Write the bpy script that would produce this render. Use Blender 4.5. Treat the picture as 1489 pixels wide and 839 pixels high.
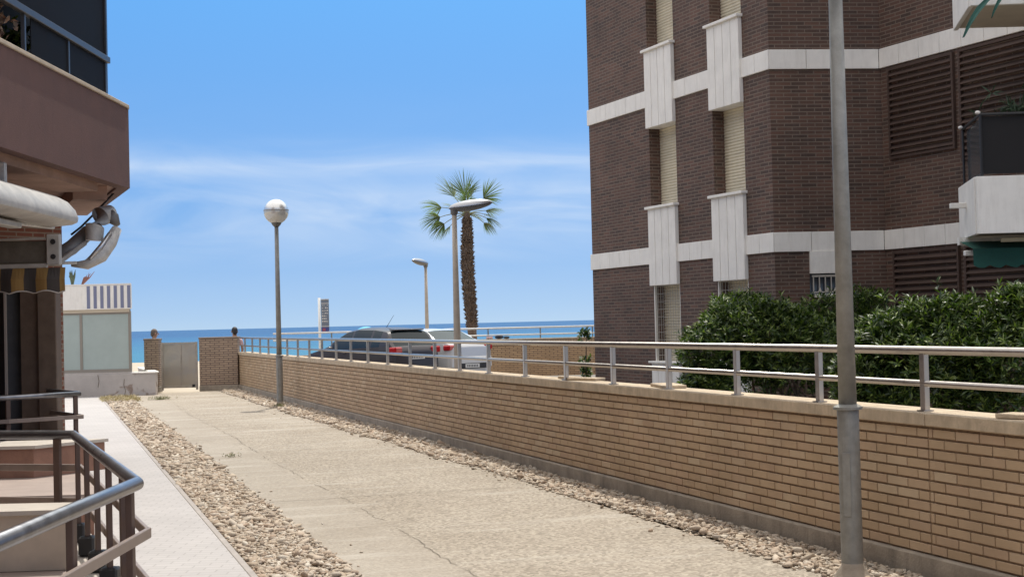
import bpy, math, random
import numpy as np
from mathutils import Vector, Matrix
for o in list(bpy.data.objects): bpy.data.objects.remove(o)
S = bpy.context.scene
COL = S.collection
R_ = math.radians
random.seed(7); rng = np.random.default_rng(7)

# ------------------------------------------------------------ camera, sky, sun, exposure
W0, H0, F0, CZ = 1489, 839, 2100.0, 1.7
PITCH = math.atan(48.6/F0); ROLL = -R_(1.43)
cam = bpy.data.cameras.new('camera'); camo = bpy.data.objects.new('camera', cam); COL.objects.link(camo)
cam.sensor_width = 36; cam.lens = F0/W0*36; cam.clip_start = 0.05; cam.clip_end = 60000
camo.matrix_world = Matrix.Translation((0, 0, CZ)) @ Matrix.Rotation(math.pi/2+PITCH, 4, 'X') @ Matrix.Rotation(ROLL, 4, 'Z')
S.camera = camo

SUN_AZ, SUN_EL = R_(10), R_(68)          # azimuth from +Y towards +X
w = bpy.data.worlds.new('World'); S.world = w; w.use_nodes = True
nt = w.node_tree; nt.nodes.clear()
def N(t, nt=nt, **k):
    n = nt.nodes.new(t)
    for a, b in k.items(): setattr(n, a, b)
    return n
wo = N('ShaderNodeOutputWorld'); bg = N('ShaderNodeBackground'); sky = N('ShaderNodeTexSky')
sky.sky_type = 'NISHITA'; sky.sun_disc = False; sky.sun_elevation = SUN_EL; sky.sun_rotation = SUN_AZ
sky.altitude = 0; sky.air_density = 1.0; sky.dust_density = 0.6; sky.ozone_density = 2.0
bg.inputs['Strength'].default_value = 0.15
hsv = N('ShaderNodeHueSaturation'); hsv.inputs['Saturation'].default_value = 1.12; hsv.inputs['Hue'].default_value = 0.505
nt.links.new(sky.outputs[0], hsv.inputs['Color'])
# the sea air is very clear: the low sky takes the blue of a higher part of the atmosphere
tcs = N('ShaderNodeTexCoord'); vm = N('ShaderNodeVectorMath', operation='MULTIPLY_ADD'); vm.inputs[1].default_value = (1, 1, 2.6); vm.inputs[2].default_value = (0, 0, .17)
vn = N('ShaderNodeVectorMath', operation='NORMALIZE'); nt.links.new(tcs.outputs['Generated'], vm.inputs[0]); nt.links.new(vm.outputs[0], vn.inputs[0]); nt.links.new(vn.outputs[0], sky.inputs[0])
# thin cloud bands low over the sea, mapped on the direction (azimuth, elevation)
tc = N('ShaderNodeTexCoord'); sep = N('ShaderNodeSeparateXYZ'); nt.links.new(tc.outputs['Generated'], sep.inputs[0])
cmb = N('ShaderNodeCombineXYZ')
m1 = N('ShaderNodeMath', operation='MULTIPLY'); m1.inputs[1].default_value = 4.2
m2 = N('ShaderNodeMath', operation='MULTIPLY'); m2.inputs[1].default_value = 17
nt.links.new(sep.outputs[0], m1.inputs[0]); nt.links.new(sep.outputs[2], m2.inputs[0])
nt.links.new(m1.outputs[0], cmb.inputs[0]); nt.links.new(m2.outputs[0], cmb.inputs[2]); nt.links.new(sep.outputs[1], cmb.inputs[1])
nz = N('ShaderNodeTexNoise'); nz.inputs['Scale'].default_value = 1.5; nz.inputs['Detail'].default_value = 7; nz.inputs['Roughness'].default_value = .52; nz.inputs['Distortion'].default_value = 1.1
nt.links.new(cmb.outputs[0], nz.inputs['Vector'])
cr = N('ShaderNodeValToRGB'); cr.color_ramp.elements[0].position = .30; cr.color_ramp.elements[1].position = .72
nt.links.new(nz.outputs[0], cr.inputs[0])
band = N('ShaderNodeValToRGB'); e = band.color_ramp.elements; e[0].position = .04; e[0].color = (0.05,)*3+(1,); e[1].position = .17; e[1].color = (0,)*3+(1,)
for p, v in ((.055, .45), (.075, .8), (.090, .9), (.100, .5), (.109, .9), (.117, .4), (.130, .05)):
    q = e.new(p); q.color = (v, v, v, 1)
nt.links.new(sep.outputs[2], band.inputs[0])
mm = N('ShaderNodeMath', operation='MULTIPLY'); nt.links.new(cr.outputs[0], mm.inputs[0]); nt.links.new(band.outputs[0], mm.inputs[1])
m3 = N('ShaderNodeMath', operation='MULTIPLY'); m3.inputs[1].default_value = .7; nt.links.new(mm.outputs[0], m3.inputs[0])
mix = N('ShaderNodeMixRGB'); mix.inputs[2].default_value = (3.45, 3.75, 4.05, 1)
nt.links.new(m3.outputs[0], mix.inputs[0]); tint = N('ShaderNodeValToRGB'); te = tint.color_ramp.elements; te[0].position = 0; te[0].color = (.62, .56, .50, 1); te[1].position = .30; te[1].color = (.26, .70, .82, 1)
q = te.new(.1); q.color = (.50, .63, .63, 1)
nt.links.new(sep.outputs[2], tint.inputs[0]); tm = N('ShaderNodeMixRGB', blend_type='MULTIPLY'); tm.inputs[0].default_value = 1
nt.links.new(hsv.outputs[0], tm.inputs[1]); nt.links.new(tint.outputs[0], tm.inputs[2]); nt.links.new(tm.outputs[0], mix.inputs[1])
# unseen white veil added high overhead to brighten and neutralise the blue shade
hv = N('ShaderNodeMapRange'); hv.inputs[1].default_value = .28; hv.inputs[2].default_value = .6; hv.inputs[3].default_value = 0; hv.inputs[4].default_value = .75
nt.links.new(sep.outputs[2], hv.inputs[0]); mixv = N('ShaderNodeMixRGB'); mixv.inputs[2].default_value = (7.6, 7.0, 6.3, 1)
nt.links.new(hv.outputs[0], mixv.inputs[0]); nt.links.new(mix.outputs[0], mixv.inputs[1])
nt.links.new(mixv.outputs[0], bg.inputs[0]); nt.links.new(bg.outputs[0], wo.inputs[0])
sl = bpy.data.lights.new('sun', 'SUN'); sl.energy = 2.3; sl.angle = R_(.53); sl.color = (1, .95, .87)
so = bpy.data.objects.new('sun', sl); COL.objects.link(so)
sd = Vector((math.sin(SUN_AZ)*math.cos(SUN_EL), math.cos(SUN_AZ)*math.cos(SUN_EL), math.sin(SUN_EL)))
so.rotation_euler = sd.to_track_quat('Z', 'Y').to_euler()
so.location = (5, 5, 40)
S.render.engine = 'CYCLES'
S.view_settings.view_transform = 'Standard'; S.view_settings.look = 'None'; S.view_settings.gamma = 1
S.view_settings.exposure = 0.72
S.cycles.max_bounces = 8; S.cycles.diffuse_bounces = 4

# ------------------------------------------------------------ frames
TH = R_(17.9)
U = np.array([-math.sin(TH), math.cos(TH)]); V = np.array([math.cos(TH), math.sin(TH)])
def ls(l, s): p = l*V + s*U; return (float(p[0]), float(p[1]))     # lateral, along the path -> world xy

# ------------------------------------------------------------ materials
MATS = {}
def mat(name, col, rough=.7, metal=0, noise=0, nscale=8, bump=0, bscale=60, alpha=1, spec=.5, trans=0, col2=None, stretch=None, coords='Object', emit=0, coat=0):
    if name in MATS: return MATS[name]
    m = bpy.data.materials.new(name); m.use_nodes = True; t = m.node_tree
    b = t.nodes['Principled BSDF']
    b.inputs['Base Color'].default_value = (*col, 1); b.inputs['Roughness'].default_value = rough; b.inputs['Metallic'].default_value = metal
    b.inputs['Specular IOR Level'].default_value = spec; b.inputs['Coat Weight'].default_value = coat
    if alpha < 1: b.inputs['Alpha'].default_value = alpha
    if trans: b.inputs['Transmission Weight'].default_value = trans
    L = t.links.new
    tc = t.nodes.new('ShaderNodeTexCoord'); mp = t.nodes.new('ShaderNodeMapping')
    if stretch: mp.inputs['Scale'].default_value = stretch
    L(tc.outputs[coords], mp.inputs[0])
    if noise:
        n = t.nodes.new('ShaderNodeTexNoise'); n.inputs['Scale'].default_value = nscale; n.inputs['Detail'].default_value = 6; n.inputs['Roughness'].default_value = .65
        L(mp.outputs[0], n.inputs['Vector'])
        r = t.nodes.new('ShaderNodeValToRGB'); r.color_ramp.elements[0].position = .3; r.color_ramp.elements[1].position = .7
        c2 = col2 or tuple(min(1, c*(1+noise)) for c in col); c1 = tuple(c*(1-noise) for c in col) if not col2 else col
        r.color_ramp.elements[0].color = (*c1, 1); r.color_ramp.elements[1].color = (*c2, 1)
        L(n.outputs[0], r.inputs[0]); L(r.outputs[0], b.inputs['Base Color'])
        rr = t.nodes.new('ShaderNodeMapRange'); rr.inputs[3].default_value = max(0, rough-.1); rr.inputs[4].default_value = min(1, rough+.12)
        L(n.outputs[0], rr.inputs[0]); L(rr.outputs[0], b.inputs['Roughness'])
    if bump:
        n2 = t.nodes.new('ShaderNodeTexNoise'); n2.inputs['Scale'].default_value = bscale; n2.inputs['Detail'].default_value = 5
        L(mp.outputs[0], n2.inputs['Vector'])
        bp = t.nodes.new('ShaderNodeBump'); bp.inputs['Strength'].default_value = bump; bp.inputs['Distance'].default_value = .01
        L(n2.outputs[0], bp.inputs['Height']); L(bp.outputs[0], b.inputs['Normal'])
    MATS[name] = m; return m

def brick_mat(name, c1, c2, cm, bw=.25, rh=.06, ms=.01, bump=.6, rough=.8, dirt=.35, stain=(.5, .5, .5)):
    m = bpy.data.materials.new(name); m.use_nodes = True; t = m.node_tree; L = t.links.new
    b = t.nodes['Principled BSDF']; b.inputs['Roughness'].default_value = rough
    uv = t.nodes.new('ShaderNodeUVMap')
    br = t.nodes.new('ShaderNodeTexBrick'); br.inputs['Scale'].default_value = 1
    br.inputs['Brick Width'].default_value = bw; br.inputs['Row Height'].default_value = rh; br.inputs['Mortar Size'].default_value = ms; br.inputs['Mortar Smooth'].default_value = .2
    br.inputs['Color1'].default_value = (*c1, 1); br.inputs['Color2'].default_value = (*c2, 1); br.inputs['Mortar'].default_value = (*cm, 1); br.inputs['Bias'].default_value = -.1
    L(uv.outputs[0], br.inputs[0])
    n = t.nodes.new('ShaderNodeTexNoise'); n.inputs['Scale'].default_value = 1.3; n.inputs['Detail'].default_value = 8; L(uv.outputs[0], n.inputs[0])
    mr = t.nodes.new('ShaderNodeMapRange'); mr.inputs[3].default_value = 1-dirt; mr.inputs[4].default_value = 1+dirt; L(n.outputs[0], mr.inputs[0])
    mx = t.nodes.new('ShaderNodeVectorMath'); mx.operation = 'SCALE'; L(br.outputs[0], mx.inputs[0]); L(mr.outputs[0], mx.inputs['Scale'])
    L(mx.outputs[0], b.inputs['Base Color'])
    n2 = t.nodes.new('ShaderNodeTexNoise'); n2.inputs['Scale'].default_value = 90; L(uv.outputs[0], n2.inputs[0])
    ad = t.nodes.new('ShaderNodeMath'); ad.operation = 'MULTIPLY_ADD'; ad.inputs[1].default_value = -1; L(br.outputs['Fac'], ad.inputs[0])
    sc = t.nodes.new('ShaderNodeMath'); sc.operation = 'MULTIPLY'; sc.inputs[1].default_value = .35; L(n2.outputs[0], sc.inputs[0]); L(sc.outputs[0], ad.inputs[2])
    bp = t.nodes.new('ShaderNodeBump'); bp.inputs['Strength'].default_value = bump; bp.inputs['Distance'].default_value = .012
    L(ad.outputs[0], bp.inputs['Height']); L(bp.outputs[0], b.inputs['Normal'])
    return m

def island_mat(name, cols, rough=.8, bump=.4, bscale=70, noise_scale=3, trans=0, spec=.4):
    """colour varies from piece to piece (each brick, stone or leaf)"""
    m = bpy.data.materials.new(name); m.use_nodes = True; t = m.node_tree; L = t.links.new
    b = t.nodes['Principled BSDF']; b.inputs['Roughness'].default_value = rough; b.inputs['Specular IOR Level'].default_value = spec
    g = t.nodes.new('ShaderNodeNewGeometry'); r = t.nodes.new('ShaderNodeValToRGB')
    e = r.color_ramp.elements
    e[0].color = (*cols[0], 1); e[1].color = (*cols[-1], 1)
    for i in range(1, len(cols)-1): q = e.new(i/(len(cols)-1)); q.color = (*cols[i], 1)
    L(g.outputs['Random Per Island'], r.inputs[0])
    tc = t.nodes.new('ShaderNodeTexCoord')
    n = t.nodes.new('ShaderNodeTexNoise'); n.inputs['Scale'].default_value = noise_scale; n.inputs['Detail'].default_value = 7; L(tc.outputs['Object'], n.inputs[0])
    mr = t.nodes.new('ShaderNodeMapRange'); mr.inputs[3].default_value = .72; mr.inputs[4].default_value = 1.28; L(n.outputs[0], mr.inputs[0])
    mx = t.nodes.new('ShaderNodeVectorMath'); mx.operation = 'SCALE'; L(r.outputs[0], mx.inputs[0]); L(mr.outputs[0], mx.inputs['Scale'])
    L(mx.outputs[0], b.inputs['Base Color'])
    if bump:
        n2 = t.nodes.new('ShaderNodeTexNoise'); n2.inputs['Scale'].default_value = bscale; n2.inputs['Detail'].default_value = 4; L(tc.outputs['Object'], n2.inputs[0])
        bp = t.nodes.new('ShaderNodeBump'); bp.inputs['Strength'].default_value = bump; bp.inputs['Distance'].default_value = .006
        L(n2.outputs[0], bp.inputs['Height']); L(bp.outputs[0], b.inputs['Normal'])
    if trans:
        tr = t.nodes.new('ShaderNodeBsdfTranslucent'); ms = t.nodes.new('ShaderNodeMixShader'); ms.inputs[0].default_value = trans
        br = t.nodes.new('ShaderNodeVectorMath'); br.operation = 'MULTIPLY'; br.inputs[1].default_value = (1.5, 1.9, .7); L(mx.outputs[0], br.inputs[0])
        L(br.outputs[0], tr.inputs[0]); L(b.outputs[0], ms.inputs[1]); L(tr.outputs[0], ms.inputs[2])
        L(ms.outputs[0], t.nodes['Material Output'].inputs[0])
    return m

# ------------------------------------------------------------ mesh builder
class MB:
    def __init__(s): s.v = []; s.f = []
    def add(s, vs, fs):
        o = len(s.v); s.v += [tuple(map(float, p)) for p in vs]; s.f += [tuple(i+o for i in f) for f in fs]; return s
    def obox(s, c, ax, ay, az, bev=0):
        """box with centre and three half-axis vectors"""
        c, ax, ay, az = map(lambda a: np.array(a, float), (c, ax, ay, az))
        if bev:
            vs, fs = [], []
            la, lb, lc = (np.linalg.norm(a) for a in (ax, ay, az)); b = min(bev, .45*2*min(la, lb, lc))
            A, B, C_ = ax/la, ay/lb, az/lc
            # chamfered box: 24 verts
            idx = {}
            for sx in (-1, 1):
                for sy in (-1, 1):
                    for sz in (-1, 1):
                        for k, (dx, dy, dz) in enumerate(((0, 1, 1), (1, 0, 1), (1, 1, 0))):
                            idx[(sx, sy, sz, k)] = len(vs)
                            vs.append(c + A*sx*(la-b*dx) + B*sy*(lb-b*dy) + C_*sz*(lc-b*dz))
            for sx in (-1, 1): fs.append([idx[(sx, a, d, 0)] for a, d in ((-1, -1), (1, -1), (1, 1), (-1, 1))][::sx])
            for sy in (-1, 1): fs.append([idx[(a, sy, d, 1)] for a, d in ((-1, -1), (1, -1), (1, 1), (-1, 1))][::-sy])
            for sz in (-1, 1): fs.append([idx[(a, d, sz, 2)] for a, d in ((-1, -1), (1, -1), (1, 1), (-1, 1))][::sz])
            for a in (-1, 1):
                for d in (-1, 1):
                    fs.append([idx[(-1, a, d, 1)], idx[(1, a, d, 1)], idx[(1, a, d, 2)], idx[(-1, a, d, 2)]][::1 if a*d < 0 else -1])
                    fs.append([idx[(a, -1, d, 0)], idx[(a, 1, d, 0)], idx[(a, 1, d, 2)], idx[(a, -1, d, 2)]][::-1 if a*d < 0 else 1])
                    fs.append([idx[(a, d, -1, 0)], idx[(a, d, 1, 0)], idx[(a, d, 1, 1)], idx[(a, d, -1, 1)]][::1 if a*d < 0 else -1])
            for sx in (-1, 1):
                for sy in (-1, 1):
                    for sz in (-1, 1):
                        fs.append([idx[(sx, sy, sz, k)] for k in range(3)][::(1 if sx*sy*sz > 0 else -1)])
            return s.add(vs, fs)
        vs = [c+a*ax+b*ay+d*az for a in (-1, 1) for b in (-1, 1) for d in (-1, 1)]
        fs = [(0, 1, 3, 2), (4, 6, 7, 5), (0, 4, 5, 1), (2, 3, 7, 6), (0, 2, 6, 4), (1, 5, 7, 3)]
        return s.add(vs, fs)
    def box(s, x0, x1, y0, y1, z0, z1, bev=0):
        return s.obox(((x0+x1)/2, (y0+y1)/2, (z0+z1)/2), ((x1-x0)/2, 0, 0), (0, (y1-y0)/2, 0), (0, 0, (z1-z0)/2), bev)
    def wbox(s, P, Q, t0, t1, d0, d1, z0, z1, bev=0):
        """box along the line P->Q: t along, d to the right-hand outward side, z up"""
        P = np.array(P[:2], float); Q = np.array(Q[:2], float); e = (Q-P)/np.linalg.norm(Q-P); n = np.array([e[1], -e[0]])
        c = P+e*(t0+t1)/2+n*(d0+d1)/2
        return s.obox((*c, (z0+z1)/2), (*(e*(t1-t0)/2), 0), (*(n*(d1-d0)/2), 0), (0, 0, (z1-z0)/2), bev)
    def bar(s, a, b, w, h, bev=0):
        """rectangular bar from a to b, w horizontal, h vertical-ish"""
        a = np.array(a, float); b = np.array(b, float); d = b-a; L = np.linalg.norm(d); d /= L
        up = np.array([0, 0, 1.]) if abs(d[2]) < .95 else np.array([0, 1., 0])
        x = np.cross(d, up); x /= np.linalg.norm(x); y = np.cross(x, d)
        return s.obox((a+b)/2, d*L/2, x*w/2, y*h/2, bev)
    def tube(s, pts, r, n=12, caps=True, ell=None):
        pts = [np.array(p, float) for p in pts]; rs = r if hasattr(r, '__len__') else [r]*len(pts)
        rings = []
        for i, p in enumerate(pts):
            if i == 0: d = pts[1]-p
            elif i == len(pts)-1: d = p-pts[i-1]
            else:
                a = pts[i+1]-p; b = p-pts[i-1]; d = a/np.linalg.norm(a)+b/np.linalg.norm(b)
            d = d/np.linalg.norm(d)
            up = np.array([0, 0, 1.]) if abs(d[2]) < .9 else np.array([0, 1., 0])
            x = np.cross(d, up); x /= np.linalg.norm(x); y = np.cross(x, d)
            ex, ey = ell or (1, 1)
            rings.append([p+rs[i]*(ex*math.cos(2*math.pi*k/n)*x+ey*math.sin(2*math.pi*k/n)*y) for k in range(n)])
        vs = [q for r_ in rings for q in r_]; fs = []
        for i in range(len(rings)-1):
            for k in range(n): fs.append((i*n+k, i*n+(k+1) % n, (i+1)*n+(k+1) % n, (i+1)*n+k))
        if caps:
            fs.append(tuple(range(n))[::-1]); fs.append(tuple((len(rings)-1)*n+k for k in range(n)))
        return s.add(vs, fs)
    def lathe(s, prof, c=(0, 0, 0), n=24):
        """prof: (r, z) from bottom to top"""
        vs, fs = [], []
        for r, z in prof:
            for k in range(n): vs.append((c[0]+r*math.cos(2*math.pi*k/n), c[1]+r*math.sin(2*math.pi*k/n), c[2]+z))
        for i in range(len(prof)-1):
            for k in range(n): fs.append((i*n+k, i*n+(k+1) % n, (i+1)*n+(k+1) % n, (i+1)*n+k))
        fs.append(tuple(range(n))[::-1]); fs.append(tuple((len(prof)-1)*n+k for k in range(n)))
        return s.add(vs, fs)
    def prism(s, poly, z0, z1):
        n = len(poly); A = sum(poly[i][0]*poly[(i+1) % n][1]-poly[(i+1) % n][0]*poly[i][1] for i in range(n))
        if A < 0: poly = poly[::-1]
        vs = [(*p, z0) for p in poly]+[(*p, z1) for p in poly]
        fs = [tuple(range(n))[::-1], tuple(range(n, 2*n))]+[(i, (i+1) % n, n+(i+1) % n, n+i) for i in range(n)]
        return s.add(vs, fs)
    def ball(s, c, rx, ry=None, rz=None, n=20, m=12):
        ry = ry or rx; rz = rz or rx
        vs = [(c[0], c[1], c[2]-rz)]; fs = []
        for i in range(1, m):
            a = -math.pi/2+math.pi*i/m
            for k in range(n): vs.append((c[0]+rx*math.cos(a)*math.cos(2*math.pi*k/n), c[1]+ry*math.cos(a)*math.sin(2*math.pi*k/n), c[2]+rz*math.sin(a)))
        vs.append((c[0], c[1], c[2]+rz))
        for k in range(n): fs.append((0, 1+(k+1) % n, 1+k))
        for i in range(m-2):
            for k in range(n): fs.append((1+i*n+k, 1+i*n+(k+1) % n, 1+(i+1)*n+(k+1) % n, 1+(i+1)*n+k))
        l = len(vs)-1
        for k in range(n): fs.append((l, 1+(m-2)*n+k, 1+(m-2)*n+(k+1) % n))
        return s.add(vs, fs)
    def build(s, name, m, parent=None, smooth=False, origin=None, autos=None):
        off = np.array(origin if origin is not None else (0, 0, 0), float)
        if parent is not None and origin is None:
            p = parent
            while p.parent: p = p.parent
            if p.get('_w'): off = np.array(p.location, float)
        V_ = np.array(s.v, float).reshape(-1, 3)
        me = bpy.data.meshes.new(name); me.from_pydata((V_-off).tolist(), [], s.f); me.validate()
        me.materials.append(m)
        # metre-sized UVs taken from each face's own plane
        uvl = me.uv_layers.new(name='UVMap'); nl = len(me.loops)
        li = np.empty(nl, int); me.loops.foreach_get('vertex_index', li)
        co = np.empty(len(me.vertices)*3); me.vertices.foreach_get('co', co); co = co.reshape(-1, 3)+off
        nf = len(me.polygons); no = np.empty(nf*3); me.polygons.foreach_get('normal', no); no = no.reshape(-1, 3)
        lt = np.empty(nf, int); me.polygons.foreach_get('loop_total', lt); fn = np.repeat(no, lt, axis=0)
        P = co[li]; flat = np.abs(fn[:, 2]) > .7
        hn = np.hypot(fn[:, 0], fn[:, 1])+1e-9; tx = -fn[:, 1]/hn; ty = fn[:, 0]/hn
        uv = np.where(flat[:, None], P[:, :2], np.stack([P[:, 0]*tx+P[:, 1]*ty, P[:, 2]], 1))
        uvl.data.foreach_set('uv', uv.astype('f4').ravel())
        if smooth:
            me.polygons.foreach_set('use_smooth', [True]*nf)
            if autos: me.set_sharp_from_angle(angle=R_(autos))
        o = bpy.data.objects.new(name, me); COL.objects.link(o)
        if parent is not None: o.parent = parent
        if origin is not None: o.location = origin
        return o
def fastmesh(name, verts, nper, quads_per, count, m, parent=None, smooth=False, origin=(0, 0, 0)):
    """many copies of one small piece as one mesh. verts (count*nper,3); quads_per list of faces per piece"""
    k = len(quads_per[0]); F = np.array(quads_per)
    faces = (F[None]+(np.arange(count)*nper)[:, None, None]).reshape(-1, k)
    me = bpy.data.meshes.new(name); nv = count*nper; nf = len(faces)
    me.vertices.add(nv); me.vertices.foreach_set('co', (verts-np.array(origin)).astype('f4').ravel())
    me.loops.add(nf*k); me.loops.foreach_set('vertex_index', faces.astype('i4').ravel())
    me.polygons.add(nf); me.polygons.foreach_set('loop_start', (np.arange(nf)*k).astype('i4'))
    me.polygons.foreach_set('loop_total', np.full(nf, k, 'i4'))
    if smooth: me.polygons.foreach_set('use_smooth', [True]*nf)
    me.update(calc_edges=True); me.validate(); me.materials.append(m)
    o = bpy.data.objects.new(name, me); COL.objects.link(o)
    if parent is not None: o.parent = parent
    else: o.location = origin
    return o
def tag(o, label=None, cat=None, group=None, kind=None):
    if label: o['label'] = label
    if cat: o['category'] = cat
    if group: o['group'] = group
    if kind: o['kind'] = kind
    return o
def thing(name, label, cat, loc=(0, 0, 0), group=None, world=True, rz=0):
    o = bpy.data.objects.new(name, None); COL.objects.link(o); o.location = loc; o.rotation_euler = (0, 0, rz); o.empty_display_size = .2
    if world: o['_w'] = 1
    return tag(o, label, cat, group)
def copy_tree(o, parent=None):
    c = o.copy(); COL.objects.link(c); c.parent = parent
    for ch in [x for x in bpy.data.objects if x.parent == o]: copy_tree(ch, c)
    return c

# ------------------------------------------------------------ material palette
M_mortar = mat('mortar', (.28, .195, .125), .95, noise=.25, nscale=20, bump=.5)
M_tanbrick = island_mat('tan_brick', [(.44, .315, .20), (.47, .34, .215), (.50, .365, .235), (.455, .32, .21), (.53, .41, .275)], .85, .5, 120, 2.2)
M_coping = mat('coping_stone', (.52, .42, .30), .9, noise=.22, nscale=6, bump=.5, bscale=90)
M_footing = mat('footing_concrete', (.34, .29, .23), .95, noise=.3, nscale=3, bump=.6, bscale=50)
M_steel = mat('brushed_steel', (.46, .43, .40), .3, 1, noise=.08, nscale=14)
M_galv = mat('galvanised_pole', (.27, .265, .245), .55, .35, noise=.22, nscale=9, bump=.25, bscale=60)
M_brown = mat('brown_metal', (.115, .075, .06), .5, .2, noise=.12, nscale=10)
M_brownlt = mat('brown_flat_bar', (.29, .23, .195), .45, .35, noise=.12, nscale=10)
M_rail = mat('handrail_metal', (.27, .27, .285), .3, .85, noise=.2, nscale=12)
M_black = mat('black_plastic', (.02, .02, .022), .5)
M_white = mat('white_panel', (.88, .855, .80), .75, noise=.06, nscale=3, bump=.15, bscale=120)
M_shut = mat('cream_shutter', (.66, .60, .46), .6, noise=.12, nscale=2)
M_dbrick = brick_mat('dark_brick', (.135, .071, .050), (.062, .041, .033), (.18, .135, .105), ms=.009, dirt=.45)
M_tanbrickflat = brick_mat('tan_brick_wall', (.55, .37, .21), (.45, .30, .17), (.2, .13, .085), dirt=.2)
M_greybrick = brick_mat('pillar_brick', (.44, .33, .24), (.36, .27, .20), (.17, .125, .10), ms=.012, dirt=.2)
M_redbrick = brick_mat('red_brick', (.30, .11, .07), (.24, .09, .06), (.35, .28, .22))
M_fascia = mat('brown_render', (.125, .066, .058), .8, noise=.12, nscale=3, bump=.25, bscale=80)
M_soffit = mat('soffit_render', (.36, .24, .20), .85, noise=.22, nscale=2.5, bump=.3, bscale=40)
M_beige = mat('beige_plaster', (.50, .42, .33), .85, noise=.15, nscale=4)
M_smoke = mat('smoked_glass', (.018, .018, .021), .5, alpha=.955, spec=.02)
M_leaf = island_mat('oleander_leaf', [(.014, .030, .006), (.022, .044, .008), (.036, .068, .012), (.06, .10, .018), (.135, .185, .035), (.19, .235, .06)],   .42, 0, noise_scale=1.5, trans=.2, spec=.5)
M_bark = mat('bark', (.12, .09, .065), .95, noise=.4, nscale=12, bump=1, bscale=30)

def streaks(m, amt=.30, col=(.42, .37, .31)):
    t = m.node_tree; L = t.links.new; b = t.nodes['Principled BSDF']; src = b.inputs['Base Color'].links[0].from_socket
    uv = t.nodes.new('ShaderNodeUVMap'); mp = t.nodes.new('ShaderNodeMapping'); mp.inputs['Scale'].default_value = (7, .9, 1); L(uv.outputs[0], mp.inputs[0])
    n = t.nodes.new('ShaderNodeTexNoise'); n.inputs['Scale'].default_value = 1.6; n.inputs['Detail'].default_value = 7; n.inputs['Roughness'].default_value = .7; L(mp.outputs[0], n.inputs[0])
    r = t.nodes.new('ShaderNodeMapRange'); r.inputs[1].default_value = .48; r.inputs[2].default_value = .75; r.inputs[4].default_value = amt; L(n.outputs[0], r.inputs[0])
    mx = t.nodes.new('ShaderNodeMixRGB'); mx.inputs[2].default_value = (*col, 1); L(r.outputs[0], mx.inputs[0]); L(src, mx.inputs[1]); L(mx.outputs[0], b.inputs['Base Color'])
streaks(M_white, .22); streaks(M_fascia, .55, (.10, .055, .05)); streaks(M_coping, .5, (.27, .22, .16)); streaks(M_footing, .5, (.13, .11, .09)); streaks(M_galv, .4, (.16, .15, .13)); streaks(M_dbrick, .3, (.16, .13, .11)); streaks(M_shut, .25, (.5, .43, .32))

# ------------------------------------------------------------ SETTING
def sheet(name, poly, z, m, **k):
    mb = MB(); mb.add([(*p, z) for p in poly], [tuple(range(len(poly)))]); return tag(mb.build(name, m), kind='structure')
# one ground sheet from far behind the camera, down the beach and under the sea
def ground_mat():
    m = bpy.data.materials.new('ground_sand'); m.use_nodes = True; t = m.node_tree; L = t.links.new; b = t.nodes['Principled BSDF']
    b.inputs['Roughness'].default_value = .95
    tc = t.nodes.new('ShaderNodeTexCoord'); n = t.nodes.new('ShaderNodeTexNoise'); n.inputs['Scale'].default_value = .7; n.inputs['Detail'].default_value = 10
    L(tc.outputs['Object'], n.inputs[0]); r = t.nodes.new('ShaderNodeValToRGB'); r.color_ramp.elements[0].color = (.36, .30, .22, 1); r.color_ramp.elements[1].color = (.50, .43, .33, 1)
    L(n.outputs[0], r.inputs[0]); L(r.outputs[0], b.inputs[0]); return m
mb = MB()
ys = [-300, 44, 60, 120, 150, 185, 3000]; zs = [-.03, -.03, -.35, -.9, -1.6, -3, -60]
mb.add([(x, y, z) for y, z in zip(ys, zs) for x in (-1500, 1500)], [(2*i, 2*i+1, 2*i+3, 2*i+2) for i in range(len(ys)-1)])
tag(mb.build('ground', ground_mat()), kind='structure')
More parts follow.
